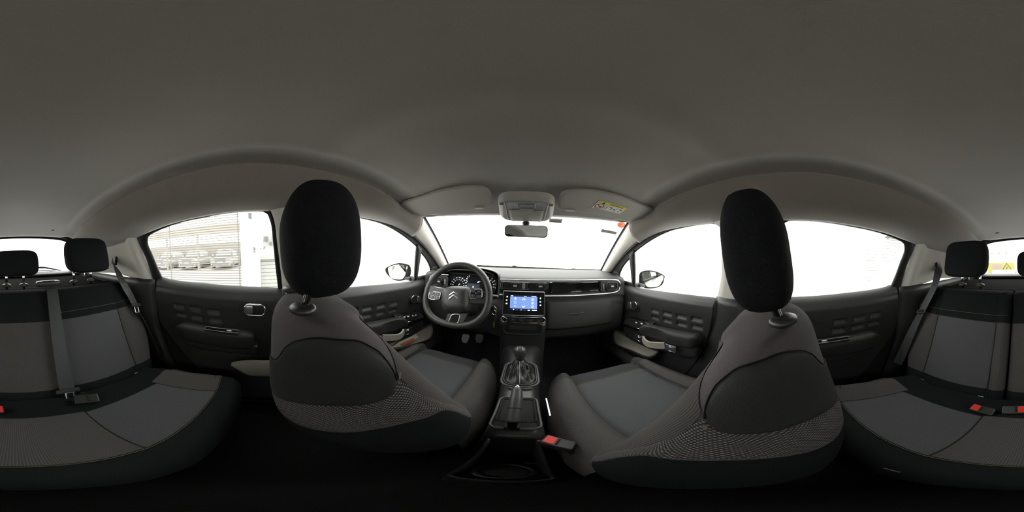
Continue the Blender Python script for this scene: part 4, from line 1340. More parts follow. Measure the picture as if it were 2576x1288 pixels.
# handbrake tray
Ft = Frame((.0, .375, -.539), (1, 0, 0), (0, 1, 0))
Ft.ring('tray_rim', rrect(.100, .150, .016, 4), .004, .003, 'black_plastic', st)
tr_ = Ft.plate('tray_floor', rrect(.080, .110, .012, 4), .001, .0025, 'matte_black', st, cb=.012)
Ft.ring('tray_edge', rrect(.084, .114, .013, 4), .0035, .003, 'matte_black', tr_, cb=.012)
Ft.plate('tray_panel', rrect(.084, .034, .006, 3), .003, .0065, 'matte_black', st, cb=-.066, bev=.002)
Ft.plate('lever_slot', rrect(.026, .030, .003, 2), .0066, .0075, 'matte_black', st, ca=-.004, cb=-.064)
# rear tray with the cup ring
def rt_out(t):
    # rim of the tray seen from above: narrow toward the tunnel, wide at the back
    return np.array([.041 + .013 * t, .264 - .110 * t, -.562 - .183 * t])
grid('tray_wall', lambda u, v: rt_out(v) * np.array([1, 1, 1]) + np.array([0, 0, -.15 * u]), 4, 16, 'black_plastic', st, thick=.008)
grid('tray_wall', lambda u, v: rt_out(v) * np.array([-1, 1, 1]) + np.array([0, 0, -.15 * u]), 4, 16, 'black_plastic', st, thick=.008)
grid('tray_back', lambda u, v: np.array([(2 * u - 1) * .054, .154 - .012 * (1 - (2 * u - 1) ** 2) - .01 * v, -.746 - .16 * v]), 16, 4, 'black_plastic', st, thick=.006)
grid('tray_bottom', lambda u, v: np.array([(2 * u - 1) * (.041 + .013 * v), .264 - .115 * v, -.772 + .0 * v]), 4, 4, 'matte_black', st, thick=.006)
tube('tray_rim', [rt_out(t) for t in np.linspace(0, 1, 12)] + [np.array([.040, .146, -.747]), np.array([0, .142, -.748]), np.array([-.040, .146, -.747])] + [rt_out(t) * np.array([-1, 1, 1]) for t in np.linspace(1, 0, 12)], .0035, 'black_plastic', st, n=8)
tube('cup_ring', [(.036 * math.cos(t), .192 + .034 * math.sin(t), -.757) for t in np.linspace(0, 2 * PI, 40, endpoint=False)], .005, 'black_plastic', st, closed=True, n=8)
superell('cup_floor', (0, .192, -.764), (.034, .032, .003), 'black_plastic', st, e1=1, e2=1, nu=30, nv=6)
for s in (-1, 1):
    box('cup_tab', (s * .034, .232, -.752), (.020, .008, .004), 'door_plastic', st, bev=.001)
# ---- gear lever
gl = thing('gear_lever', (0, .60, -.525), 'black gear lever with round knob and creased leather boot', 'gear lever')
Fg = Frame((.0, .592, -.526), (1, 0, 0), (0, 1, .06))
Fg.ring('boot_frame', rrect(.126, .168, .040, 6), .005, .006, 'black_plastic', gl, flat=.6)
Fg.ring('boot_trim', rrect(.112, .152, .036, 6), .0024, .009, 'door_plastic', gl)
def boot(u, v):
    a_ = 2 * PI * u
    base = np.array([.052 * sgp(math.cos(a_), .7), .072 * sgp(math.sin(a_), .7)])
    topc = np.array([-.005, .034])
    top_ = np.array([.014 * math.cos(a_), .014 * math.sin(a_)]) + topc
    k = v ** .85
    q = base * (1 - k) + top_ * k
    wr = .007 * math.sin(7 * a_ + 4 * v) * math.sin(PI * v) + .005 * math.sin(3 * a_ - 9 * v) * math.sin(PI * v)
    q = q * (1 + wr * 8 * (1 - k))
    return Fg(q[0], q[1], .006 + .060 * v + wr * .8)
grid('gear_boot', boot, 60, 26, 'boot_leather', gl, closed=True)
tube('boot_seam', [boot(.75, v) + np.array([0, -.001, .002]) for v in np.linspace(0, 1, 16)], .0012, 'grey_metal', gl, n=5)
kb, kt = np.array([-.005, .626, -.470]), np.array([-.006, .628, -.392])
def knob(u, v):
    a_ = 2 * PI * u
    r = ci(v, [0, .15, .4, .65, .85, .95, 1], [.010, .0145, .021, .0245, .022, .013, .001])
    c = kb + (kt - kb) * v
    return c + np.array([r * math.cos(a_), r * math.sin(a_) * .95, 0])
kn = grid('gear_knob', knob, 28, 24, 'wheel_skin', gl, closed=True)
Fk2 = Frame((-.006, .618, -.396), (1, 0, 0), (0, .55, .83))
Fk2.plate('shift_badge', rrect(.022, .020, .006, 3), .001, .003, 'satin', kn, bev=.001)
for a_ in (-.006, 0, .006):
    Fk2.plate('shift_line', rrect(.0012, .012, .0004, 1), .003, .0034, 'black_print', kn, ca=a_)
Fk2.plate('shift_line', rrect(.013, .0012, .0004, 1), .003, .0034, 'black_print', kn)
# ---- handbrake
hb = thing('handbrake', (-.004, .33, -.535), 'dark handbrake lever with chrome button, lying in the tunnel tray', 'handbrake')
tube('brake_grip', [(-.006, .318, -.520), (-.006, .345, -.503), (-.005, .395, -.474), (-.005, .432, -.455)], [.014, .0155, .0165, .0135], 'wheel_skin', hb, steps=20, n=14)
tube('release_button', [(-.005, .430, -.456), (-.005, .440, -.451)], .0085, 'chrome', hb, n=14)
tube('button_core', [(-.005, .436, -.453), (-.005, .4415, -.4502)], .0048, 'matte_black', hb, n=12)
tube('grip_joint', [(-.006, .3605, -.4938), (-.006, .3630, -.4924)], .0163, 'matte_black', hb, n=14)
for s in (-1, 1):
    box('lever_fork', (-.006 + s * .012, .308, -.527), (.006, .030, .020), 'matte_black', hb, bev=.002)
# ---- instrument cluster and hood
Fi = Frame((-.345, 1.01, -.185), (1, 0, 0), (0, .30, .95))
clu = Fi.plate('instrument_cluster', rrect(.34, .150, .05, 6), -.02, 0, 'dial_black', dash)
def hood(u, v):
    a_ = PI * (.02 + .96 * u)
    x = -.345 - .176 * sgp(math.cos(a_), .6)
    z = -.185 + .100 * math.sin(a_) ** .5 * (1 - .12 * v)
    y = 1.06 - .115 * v * math.sin(a_) ** .4
    return np.array([x, y, z - .004])
grid('cluster_hood', hood, 50, 12, 'black_plastic', dash, thick=.008)
grid('hood_top', lambda u, v: np.array([-.345 - .19 * math.cos(PI * u), .955 + .22 * v, -.140 + .058 * math.sin(PI * u) ** .6 * (1 - v ** 2)]), 40, 12, 'dash_soft', dash, thick=.004)
tube('cluster_rim', [Fi(a_, b_, .004) for a_, b_ in rrect(.34, .150, .05, 6)], .004, 'black_plastic', clu, closed=True, n=6)
def dial(ca, cb, r, a0, a1, nt, txt=None, nred=0):
    Fi.ring('dial_ring', [(r * 1.12 * math.cos(t), r * 1.12 * math.sin(t)) for t in np.linspace(0, 2 * PI, 36, endpoint=False)], .0025, .002, 'black_plastic', clu, ca=ca, cb=cb)
    for k in range(nt):
        t = math.radians(a0 + (a1 - a0) * k / (nt - 1))
        c, s_ = math.cos(t), math.sin(t)
        red = k >= nt - nred
        w, l = .0022, .008
        out = [(c * (r - l) - s_ * w / 2, s_ * (r - l) + c * w / 2), (c * (r - l) + s_ * w / 2, s_ * (r - l) - c * w / 2), (c * r + s_ * w / 2, s_ * r - c * w / 2), (c * r - s_ * w / 2, s_ * r + c * w / 2)]
        Fi.plate('dial_tick', out, .001, .0016, 'icon_red' if red else 'icon_white', clu, ca=ca, cb=cb)
        if not red and txt:
            text('dial_number', txt[k], Fi, ca + c * (r + .009), cb + s_ * (r + .009), .001, .011, 'icon_white', clu)
dial(-.085, -.028, .044, 200, -20, 11, ['0', '20', '40', '60', '80', '100', '120', '140', '160', '180', '200'])
dial(.118, -.010, .040, 120, -70, 8, ['1', '2', '3', '4', '5', '6', '7', '8'], 2)
bar_ = lambda x0, y0, x1, y1, w, m='icon_white': Fi.plate('gauge_mark', (lambda d, q: [(x0 + q[0], y0 + q[1]), (x0 - q[0], y0 - q[1]), (x1 - q[0], y1 - q[1]), (x1 + q[0], y1 + q[1])])(None, np.array([-(y1 - y0), x1 - x0]) / math.hypot(x1 - x0, y1 - y0) * w / 2), .001, .0016, m, clu)
bar_(-.085, -.028, -.075, -.016, .003)
for k in range(5):
    t = math.radians(115 + k * 26)
    bar_(-.005 + .022 * math.cos(t), .018 + .022 * math.sin(t), -.005 + .030 * math.cos(t), .018 + .030 * math.sin(t), .003)
bar_(.045, .002, .056, .010, .004); bar_(.050, .012, .056, .002, .002); bar_(.058, .008, .064, .012, .002)
Fi.plate('info_display', rrect(.085, .050, .004, 2), .0004, .001, 'screen_dark', clu, ca=.020, cb=-.032)
text('speed_digit', '0', Fi, .020, -.030, .0012, .020, 'icon_white', clu)
# ---- glovebox
gb = grid('glovebox_lid', lambda u, v: np.array([.135 + .43 * u, .9405 + .012 * abs(2 * v - 1) ** 3, -.272 - .19 * v]), 16, 12, 'dash_soft', dash, thick=.006)
tube('glovebox_latch', [(.27, .930, -.354), (.32, .928, -.353), (.362, .930, -.347)], .003, 'black_plastic', gb, steps=10, n=6)

# ================================================================== STEERING WHEEL
WC_, WT = np.array([-.332, .742, -.213]), math.radians(24)
sw = thing('steering_wheel', (-.332, .78, -.40), 'black flat-bottomed steering wheel with chrome chevron badge', 'steering wheel')
Fw = Frame(WC_, (1, 0, 0), (0, math.sin(WT), math.cos(WT)))       # normal points to the driver (-y, up)
def rimc(t):
    if math.sin(t) >= 0: return .171 * math.cos(t), .171 * math.sin(t)
    return .171 * sgp(math.cos(t), .84), .151 * sgp(math.sin(t), .84)
rp = [Fw(*rimc(t), 0) for t in np.linspace(0, 2 * PI, 96, endpoint=False)]
tube('rim', rp, .0172, 'wheel_skin', sw, closed=True, n=16, upv=Fw.n)
tube('rim_seam', [Fw(rimc(t)[0] * .905, rimc(t)[1] * .905, .004) for t in np.linspace(0, 2 * PI, 96, endpoint=False)], .0012, 'grey_metal' if False else 'matte_black', sw, closed=True, n=5)
c8w = lambda x, y: Fw.px(*c8(x, y))
def hubo(k=1.0):
    P = [c8w(*p) for p in ((560, 520), (640, 478), (760, 468), (880, 474), (955, 500), (962, 600), (962, 740), (935, 830), (860, 858), (740, 862), (620, 850), (560, 800), (535, 720), (540, 600))]
    return cr([(a_, b_) for a_, b_ in P], 60, True)
ho = hubo()
hc_ = ho.mean(0)
def hubf(u, v):
    p = ho[int(round(u * 60)) % 60]
    q = hc_ + (p - hc_) * (1 - v) ** .5 if v < 1 else hc_
    return Fw(q[0], q[1], .004 + .036 * (1 - (1 - v) ** 2.6))
hub = grid('airbag_cover', lambda u, v: hubf(u, v), 60, 20, 'wheel_skin', sw)
grid('hub_skirt', lambda u, v: Fw(*(hc_ + (ho[int(round(u * 60)) % 60] - hc_) * (1 - .12 * v)), .006 - .05 * v), 60, 4, 'black_plastic', sw)
# spokes
for sg in (-1, 1):
    P0, P1 = (.070, .022), (.160, .016)
    spk = [(sg * .060, .030), (sg * .110, .028), (sg * .165, .040), (sg * .168, -.022), (sg * .110, -.030), (sg * .060, -.032)]
    Fw.plate('spoke', spk, -.010, .008, 'black_plastic', sw, bev=.004)
for nm, pts in (('button_pad', ((362, 620), (375, 575), (405, 562), (525, 570), (530, 610), (518, 655), (480, 668), (400, 668), (368, 655))), ('button_pad', ((962, 590), (972, 545), (1005, 530), (1110, 522), (1135, 545), (1138, 610), (1120, 640), (985, 655), (965, 635)))):
    P = cr([c8w(*p) for p in pts], 40, True)
    pad = Fw.plate(nm, [tuple(p) for p in P], .006, .014, 'piano', sw, bev=.001)
    Fw.ring('pad_trim', [tuple(p) for p in P], .0022, .014, 'satin', pad)
    c = P.mean(0)
    w, h = np.ptp(P[:, 0]), np.ptp(P[:, 1])
    for da in (-.24, .24):
        for db in (-.24, .24):
            Fw.plate('button', rrect(w * .40, h * .38, .003, 2), .014, .0165, 'black_plastic', pad, ca=c[0] + da * w, cb=c[1] + db * h, bev=.0008)
            Fw.plate('button_symbol', rrect(.008, .0016, .0005, 1), .0165, .0169, 'grey_metal', pad, ca=c[0] + da * w, cb=c[1] + db * h)
    superell('thumb_ball', Fw(c[0], c[1] + .002, .017), (.0025, .002, .0025), 'satin', pad, e1=1, e2=1, nu=8, nv=6)
low = [c8w(*p) for p in ((625, 875), (935, 860), (900, 930), (850, 1028), (590, 1028), (580, 1000))]
ls = Fw.plate('lower_spoke', low, -.006, .006, 'black_plastic', sw, bev=.004)
op = cr([c8w(*p) for p in ((700, 890), (802, 888), (795, 960), (775, 1008), (720, 1015), (655, 1010), (650, 985), (668, 945))], 40, True)
Fw.plate('spoke_opening', [tuple(p) for p in op], .006, .0072, 'matte_black', ls)
Fw.ring('opening_trim', [tuple(p) for p in op], .0028, .007, 'satin', ls)
# badge: two stacked chevrons
hn = .0405
Fwh = Frame(WC_ + Fw.n * hn, Fw.a, Fw.b)
c8h = lambda x, y: Fwh.px(*c8(x, y))
def chev(pts): return [c8h(*p) for p in pts]
for pts in (((638, 612), (650, 588), (712, 545), (770, 580), (778, 600), (712, 566)), ((634, 668), (640, 640), (708, 588), (775, 632), (777, 660), (708, 612))):
    P = chev(pts)
    Fw.plate('badge_chevron', P, hn - .004, hn + .0022, 'chrome', hub, bev=.0008)
text('airbag_mark', 'AIRBAG', Fw, *c8h(706, 722), hn - .0028, .0085, 'black_plastic', hub)
# column, stalks
cw = thing('steering_column', (-.332, .86, -.32), 'black steering column shroud with indicator and wiper stalks', 'steering column')
grid('column_shroud', lambda u, v: WC_ + Fw.n * (-.03 - .17 * v) + Fw.a * ((.062 + .01 * v) * sgp(math.cos(2 * PI * u), .6)) + Fw.b * (-.025 + (.055 + .01 * v) * sgp(math.sin(2 * PI * u), .6)), 32, 8, 'black_plastic', cw, closed=True, capend=True)
tube('wiper_stalk', [WC_ + Fw.n * -.06 + np.array([.05, 0, 0]), ay(*c8(1240, 625), .83), ay(*c8(1300, 625), .83), ay(*c8(1345, 628), .83), ay(*c8(1368, 632), .83)], [.006, .008, .011, .014, .010], 'black_plastic', cw, steps=18, n=12)
tube('indicator_stalk', [WC_ + Fw.n * -.06 + np.array([-.05, 0, 0]), ay(*c8(540, 530), .84), ay(*c8(480, 518), .84), ay(*c8(420, 508), .84), ay(*c8(405, 505), .84)], [.006, .008, .010, .011, .008], 'black_plastic', cw, steps=18, n=12)
# keys hanging at the ignition
ke = thing('car_keys', ay(*c8(1300, 1085), .80), 'bunch of keys with brass key hanging from the ignition', 'keys')
k0 = ay(*c8(1270, 780), .80)
superell('key_head', ay(*c8(1285, 790), .80), (.010, .012, .016), 'matte_black', ke, e1=.7, e2=.7, nu=16, nv=10)
tube('key_bow', [ay(*c8(x, y), .80) for x, y in ((1285, 765), (1310, 770), (1332, 790), (1335, 815), (1322, 835))], .0022, 'satin', ke, steps=18, n=6)
Fke = Frame(ay(*c8(1305, 855), .80), (1, 0, 0), (0, 0, 1))
Fke.ring('key_ring', [(.0105 * math.cos(t), .0125 * math.sin(t)) for t in np.linspace(0, 2 * PI, 24, endpoint=False)], .0018, 0, 'chrome', ke)
superell('key_fob', ay(*c8(1312, 935), .80), (.010, .005, .021), 'black_plastic', ke, e1=.6, e2=.7, nu=16, nv=12)
Fke2 = Frame(ay(*c8(1302, 1035), .80), (1, 0, 0), (0, 0, 1))
Fke2.plate('key_blade', [(-.0035, .017), (.004, .017), (.004, -.004), (.003, -.0165), (-.0005, -.018), (-.003, -.014), (-.003, -.006), (-.0042, 0)], -.001, .001, 'brass', ke)
# pedals
for k, (px_, py_, lab) in enumerate(((1171, 851, 'worn grey clutch pedal at the left under the steering wheel'), (1206, 851, 'dark brake pedal beside the clutch pedal'))):
    c = ay(px_, py_, 1.08)
    pd = thing('pedal', c - np.array([0, 0, .05]), lab, 'pedal')
    Fp = Frame(c, (1, 0, 0), (0, .45, .9))
    Fp.plate('pedal_pad', [(-.024, .030), (.020, .034), (.030, .026), (.026, -.018), (.016, -.036), (-.012, -.036), (-.026, -.012)], 0, .010, 'pedal_rubber' if k == 0 else 'rubber', pd, bev=.002)
    tube('pedal_arm', [Fp(.006, .02, -.002), Fp(.012, .06, -.02), Fp(.02, .10, -.08), Fp(.02, .13, -.11)], .008, 'matte_black', pd, steps=12, n=8)
# ================================================================== SUN VISORS
VN, VP = (0, .233, 1), (0, .66, .200)
def visor(s, label, outl):
    P = [pl(x, y, VN, VP) for x, y in outl]
    P = cr(P, 90, True)
    n = np.array(VN) / np.linalg.norm(VN)
    c = P.mean(0)
    v = thing('sun_visor', c, label, 'sun visor', 'sun visors under the headliner')
    def f(u, w):
        p = P[int(round(u * 90)) % 90]
        # underside, softly rounded edge, upper side
        if w < .5:
            k = (1 - w / .5)
            q = c + (p - c) * (1 - k ** 2.5 if k < 1 else 0)
            return q - n * .0 + n * .010 * (1 - min(1, k * 3)) ** 2
        k = (w - .5) / .5
        return c + (p - c) * (1 - k ** 2.5) + n * (.010 + .008 * min(1, k * 3))
    b = grid('visor_body', f, 90, 20, 'visor', v)
    return v, P, n
outR = [(1405, 512), (1408, 496), (1418, 486), (1450, 481), (1500, 484), (1560, 497), (1610, 515), (1645, 530), (1649, 537), (1640, 545), (1626, 552), (1600, 553), (1585, 557), (1540, 550), (1490, 541), (1450, 534), (1420, 530), (1406, 527)]
outL = [(1238, 505), (1234, 490), (1224, 478), (1205, 473), (1165, 473), (1110, 482), (1060, 497), (1012, 512), (1000, 519), (1003, 525), (1032, 539), (1050, 540), (1062, 545), (1100, 538), (1150, 533), (1190, 528), (1218, 525), (1236, 522)]
vR, PR, vn = visor(1, 'grey sun visor carrying the yellow airbag warning label', outR)
vL, PL_, _ = visor(-1, 'plain grey sun visor above the steering wheel', outL)
del vR['group'], vL['group']
for v, (px, py), s in ((vR, (1435, 527), 1), (vL, (1206, 521), -1)):
    q = pl(px, py, VN, VP)
    superell('visor_clip', q - vn * .002, (.022, .010, .005), 'console_grey', v, e1=.7, e2=.7, nu=20, nv=8)
for v, (px, py), s in ((vR, (1588, 555), 1), (vL, (1060, 543), -1)):
    q = pl(px, py, VN, VP)
    superell('visor_pivot', q + vn * .012, (.018, .018, .010), 'visor', v, e1=.6, e2=.6, nu=18, nv=8)
# the airbag label, measured on the visor's plane
lc_ = lambda x, y: (1470 + x / 19.815, 490 + y / 19.815)
o_ = pl(*lc_(370, 610), VN, VP)
aR = pl(*lc_(1740, 930), VN, VP) - o_
bR = pl(*lc_(660, 245), VN, VP) - o_
lw, lh = np.linalg.norm(aR), np.linalg.norm(bR)
Fa_ = Frame(o_ - vn * .0012, aR, bR)
sgn = 1 if Fa_.n @ vn < 0 else -1
lab = Fa_.plate('airbag_label', [(0, 0), (lw, 0), (lw, lh), (0, lh)], 0, sgn * .0008, 'white_print', vR)
def on(n, out, m, z=.001): return Fa_.plate(n, out, sgn * z, sgn * (z + .0004), m, lab)
on('label_header', [(0, lh * .72), (lw, lh * .72), (lw, lh), (0, lh)], 'yellow_print')
on('warning_sign', [(lw * .14, lh * .74), (lw * .25, lh * .74), (lw * .195, lh * .97)], 'black_print', .0015)
text('label_text', 'AIRBAG', Fa_, lw * .63, lh * .855, sgn * .0016, lh * .26, 'black_print', lab, width=1.25)
cc = np.array([lw * .165, lh * .36])
rr_ = lh * .30
Fa_.ring('ban_ring', [(rr_ * math.cos(t), rr_ * math.sin(t)) for t in np.linspace(0, 2 * PI, 32, endpoint=False)], lh * .038, sgn * .001, 'red_print', lab, ca=cc[0], cb=cc[1], flat=.2)
on('ban_bar', [(cc[0] - rr_ * .75, cc[1] + rr_ * .6), (cc[0] - rr_ * .6, cc[1] + rr_ * .75), (cc[0] + rr_ * .75, cc[1] - rr_ * .6), (cc[0] + rr_ * .6, cc[1] - rr_ * .75)], 'red_print', .0016)
on('child_icon', [(cc[0] - .006, cc[1] - .004), (cc[0] + .009, cc[1] - .003), (cc[0] + .010, cc[1] + .006), (cc[0] + .005, cc[1] + .006), (cc[0] + .003, cc[1])], 'black_print', .0013)
for x in (.335, .735):
    on('label_rule', [(lw * x, lh * .05), (lw * x + .0012, lh * .05), (lw * x + .0012, lh * .70), (lw * x, lh * .70)], 'black_print')
on('label_icon', [(lw * .39, lh * .15), (lw * .41, lh * .15), (lw * .42, lh * .55), (lw * .40, lh * .58)], 'ext_grey')
on('label_icon', [(lw * .45, lh * .50), (lw * .50, lh * .60), (lw * .55, lh * .52), (lw * .54, lh * .44), (lw * .50, lh * .52)], 'black_print')
on('label_icon', [(lw * .52, lh * .22), (lw * .58, lh * .32), (lw * .59, lh * .55), (lw * .57, lh * .55), (lw * .555, lh * .36)], 'black_print')
on('label_icon', [(lw * .62, lh * .30), (lw * .66, lh * .50), (lw * .70, lh * .40), (lw * .705, lh * .25), (lw * .68, lh * .25), (lw * .67, lh * .38)], 'black_print')
on('label_icon', [(lw * .80, lh * .50), (lw * .86, lh * .62), (lw * .92, lh * .55), (lw * .94, lh * .42), (lw * .90, lh * .45)], 'ext_grey')
on('label_icon', [(lw * .82, lh * .18), (lw * .90, lh * .18), (lw * .87, lh * .33)], 'black_print')
# ================================================================== OVERHEAD CONSOLE, MIRROR, STICKERS
oc = thing('dome_lamp', (0, .68, .19), 'grey overhead console with reading lamps and two small grilles', 'lamp')
def ocf(u, v):
    """rounded tray hanging from the header: u around, v from the roof edge to the middle of the underside"""
    a_ = 2 * PI * u
    k = 1 - v ** 3
    x = .117 * sgp(math.cos(a_), .42)
    y = .130 * sgp(math.sin(a_), .42)
    x *= 1 + .12 * (y / .13) * 1
    ins = (1 - .16 * min(1, v * 2.5)) if v < .4 else .84 * (1 - (v - .4) / .6)
    yy = .682 + y * ins
    zz = .232 - .160 * (yy - .55) - (.016 if False else .0) - .022 * min(1, v * 2.5) ** .6
    return np.array([x * ins, yy, zz])
grid('lamp_housing', ocf, 72, 24, 'console_grey', oc)
zo = lambda y: .232 - .160 * (y - .55) - .022
Fo = Frame((0, .612, zo(.612)), (1, 0, 0), (0, 1, -.16))
sg_ = -1
rec = Fo.plate('lamp_recess', rrect(.160, .058, .020, 5), .0, .0012 * sg_, 'visor', oc)
Fo.plate('lamp_lens', rrect(.150, .046, .016, 5), .001 * sg_, .004 * sg_, 'lens', rec, bev=.001)
Fo.plate('centre_lens', rrect(.058, .036, .006, 4), .004 * sg_, .010 * sg_, 'clear_lens', rec, bev=.002)
Fo.ring('centre_frame', rrect(.064, .040, .007, 4), .0018, .006 * sg_, 'lens', rec)
Fo.plate('lamp_switch', rrect(.054, .012, .003, 3), .004 * sg_, .008 * sg_, 'console_grey', rec, cb=.032, bev=.001)
for s in (-1, 1):
    gr_ = Fo.plate('grille', rrect(.013, .020, .002, 2), -.0005, .001 * sg_, 'matte_black', oc, ca=s * .094, cb=-.006)
    for k in range(4):
        Fo.plate('grille_bar', rrect(.012, .0012, .0004, 1), .001 * sg_, .002 * sg_, 'visor', gr_, ca=s * .094, cb=-.013 + k * .005)
    tube('housing_groove', [np.array([s * .080, .600, zo(.60) - .001]), np.array([s * .082, .66, zo(.66) - .001]), np.array([s * .083, .76, zo(.76) - .001])], .002, 'pillar', oc, steps=10, n=6)
grid('lower_panel', lambda u, v: np.array([(2 * u - 1) * .070, .655 + .125 * v, zo(.655 + .125 * v) - .004 - .004 * math.sin(PI * v)]), 12, 8, 'console_grey', oc, thick=.003)
rm = thing('rear_view_mirror', (0, .775, .10), 'interior rear-view mirror hanging below the overhead console', 'mirror')
Fmr = Frame((.0, .760, .118), (1, -.12, -.018), (-.0, -.03, 1))
mo = rrect(.206, .060, .018, 6)
mo = [(a_, b_ * (1 - .08 * (a_ / .103) ** 2)) for a_, b_ in mo]
Fmr.plate('mirror_shell', [(a_ * 1.0, b_ * 1.0) for a_, b_ in mo], -.030, 0, 'black_plastic', rm, bev=.004)
Fmr.plate('mirror_glass', [(a_ * .965, b_ * .90) for a_, b_ in mo], .0, .0012, 'mirror', rm)
tube('mirror_stalk', [(.0, .792, .130), (.0, .800, .150), (.0, .806, .164)], [.018, .015, .020], 'black_plastic', rm, steps=10, n=14)
# toll tag and stickers on the glass
def on_glass(px, off): return wsp(px[0], px[1], off)
tg_c = [(1381, 550), (1383.5, 547.8), (1416, 549), (1413, 561.5), (1381.5, 559)]
nW = np.array(WN) / np.linalg.norm(WN)
def glass_off(p): return nW * (.0)
q = [ay(x, y, .845) for x, y in ((1382, 549), (1416, 550.5), (1413.5, 561.5), (1381, 559.5))]
tt = thing('toll_tag', np.mean(q, 0), 'small grey box stuck to the windscreen beside the mirror', 'toll tag')
prism('tag_case', q, (0, .018, .006), 'tag_grey', tt, bev=.002)
cq = np.mean(q, 0)
prism('tag_ridge', [cq + (p - cq) * np.array([.8, 1, .5]) + np.array([0, -.001, -.004]) for p in q], (0, .004, 0), 'visor', tt, bev=.001)
cS = ay(1563, 565.5, .842)
st_ = thing('round_sticker', cS, 'round orange and cream sticker in the top corner of the windscreen', 'sticker')
Fst = Frame(cS, (1, -.25, -.06), (0, -.3, .6))
circ = np.linspace(0, 2 * PI, 32, endpoint=False)
sheet('sticker_disc', [Fst(.031 * math.cos(t) - .003, .021 * math.sin(t), 0) for t in circ], 'film_cream', st_)
sheet('sticker_print', [Fst(.025 * math.cos(t) + .002, .018 * math.sin(t), .001) for t in circ], 'film_orange', st_)
q = [ay(x, y, .845) for x, y in ((1514, 576), (1553, 583.5), (1549, 590), (1511, 583.5))]
ss_ = sheet('parking_sticker', q, 'film_grey')
setp(ss_, 'grey rectangular sticker on the windscreen below the round orange one', 'sticker')
cS = np.mean(q, 0)
Fst = Frame(cS + np.array([0, -.0006, 0]), (1, 0, -.22), (0, 0, 1))
sheet('sticker_eye', [Fst(.011 * math.cos(t), .007 * math.sin(t), .0) for t in circ], 'film_cream', ss_)
# coat hooks on the roof rails
for s, lab_ in ((-1, 'grey coat hook on the roof rail above the window facing the roller shutter'), (1, 'grey coat hook on the roof rail above the window facing the plain white wall')):
    c = np.array([s * .555, -.288, .232])
    # project onto the rail
    hk = thing('coat_hook', c, lab_, 'coat hook')
    R_ = roty(-s * math.radians(24))
    def hm(p): return (p[0], p[1] * (1 - .35 * p[2] / .03), p[2])
    superell('hook_body', (s * .540, -.288, .232), (.012, .021, .029), 'console_grey', hk, e1=.35, e2=.4, R=R_, nu=24, nv=16, mod=hm)
    superell('hook_lip', (s * .5335, -.288, .222), (.008, .015, .016), 'console_grey', hk, e1=.5, e2=.5, R=R_, nu=20, nv=12)
# leaflet in the driver's door pocket
q = [ax(x, y, -.630) for x, y in ((985, 874), (1003, 861), (1046, 841), (1053, 848), (1012, 872))]
lf = prism('leaflet', q, (-.004, 0, 0), 'white_print')
setp(lf, 'white leaflet with orange print standing in the pale door pocket', 'leaflet')
prism('leaflet_picture', [ax(x, y, -.6285) for x, y in ((1006, 866), (1040, 850), (1044, 855), (1012, 870))], (-.001, 0, 0), 'orange_print', lf)
# ================================================================== DOOR MIRRORS
MR = (((1608, 704), (1609, 690), (1616, 682.6), (1634.7, 680), (1655, 684.3), (1672, 693.7), (1672, 700.6), (1667, 716), (1651.7, 724.5), (1627.8, 726.2), (1613, 721), (1608, 713)),
      ((1615, 688.6), (1621, 684.3), (1636.4, 683.1), (1655, 687.2), (1668.8, 694.6), (1667, 705.7), (1658.6, 718.5), (1645, 722.4), (1629.5, 721.4), (1621.9, 712.5), (1616.7, 698.9)))
ML = (((968, 677.6), (977.5, 669.5), (1001, 661.8), (1024, 664.8), (1032, 673), (1032, 691.6), (1024, 702), (1012, 706.3), (991.4, 705), (974, 691.6)),
      ((976, 675), (984, 669.5), (1001, 665.5), (1019, 666.5), (1025, 669.5), (1023, 680), (1017, 696), (1011, 702), (1001, 703), (984, 699.3), (978.6, 689)))
for s, lab_, (outp, glp) in ((1, 'dark door mirror outside the right front window, beside the passenger door', MR), (-1, 'dark door mirror outside the left front window, showing only bright white', ML)):
    pc = np.array([s * .84, .85, -.15])
    n_ = np.array([-s * (.50 if s > 0 else .40), -.88, .02])
    n_ /= np.linalg.norm(n_)
    P = cr([pl(x, y, n_, pc) for x, y in outp], 48, True)
    Gp = cr([pl(x, y, n_, pc) for x, y in glp], 48, True)
    c = P.mean(0)
    dm = thing('door_mirror', (c[0], c[1], P[:, 2].min()), lab_, 'mirror')
    def shell(u, v):
        p = P[int(round(u * 48)) % 48]
        k = math.sqrt(max(0, 1 - v * v))
        return c + (p - c) * k - n_ * (.006 + .075 * v)
    grid('mirror_housing', shell, 48, 12, 'matte_black', dm)
    # rounded face between the housing edge and the glass
    ang = lambda Q: np.unwrap([math.atan2((q - c)[2], (q - c) @ np.cross(n_, (0, 0, 1))) for q in Q])
    def bez(u, v):
        p = P[int(round(u * 48)) % 48]
        q = Gp[int(np.argmin([np.linalg.norm((g_ - c) / np.linalg.norm(g_ - c) - (p - c) / np.linalg.norm(p - c)) for g_ in Gp]))]
        return p * (1 - v) + q * v + n_ * (.006 * math.sin(PI * v) - .006 * (1 - v))
    grid('housing_rim', bez, 48, 5, 'matte_black', dm)
    prism('mirror_glass', [c + (p - c) * 1.02 - n_ * .003 for p in Gp], n_ * .002, 'mirror', dm)
    tube('mirror_arm', [c - n_ * .03 + np.array([-s * .06, .01, -.045]), np.array([s * .74, .89, -.185])], [.022, .028], 'black_plastic', dm, steps=6, n=12, flat=.7)
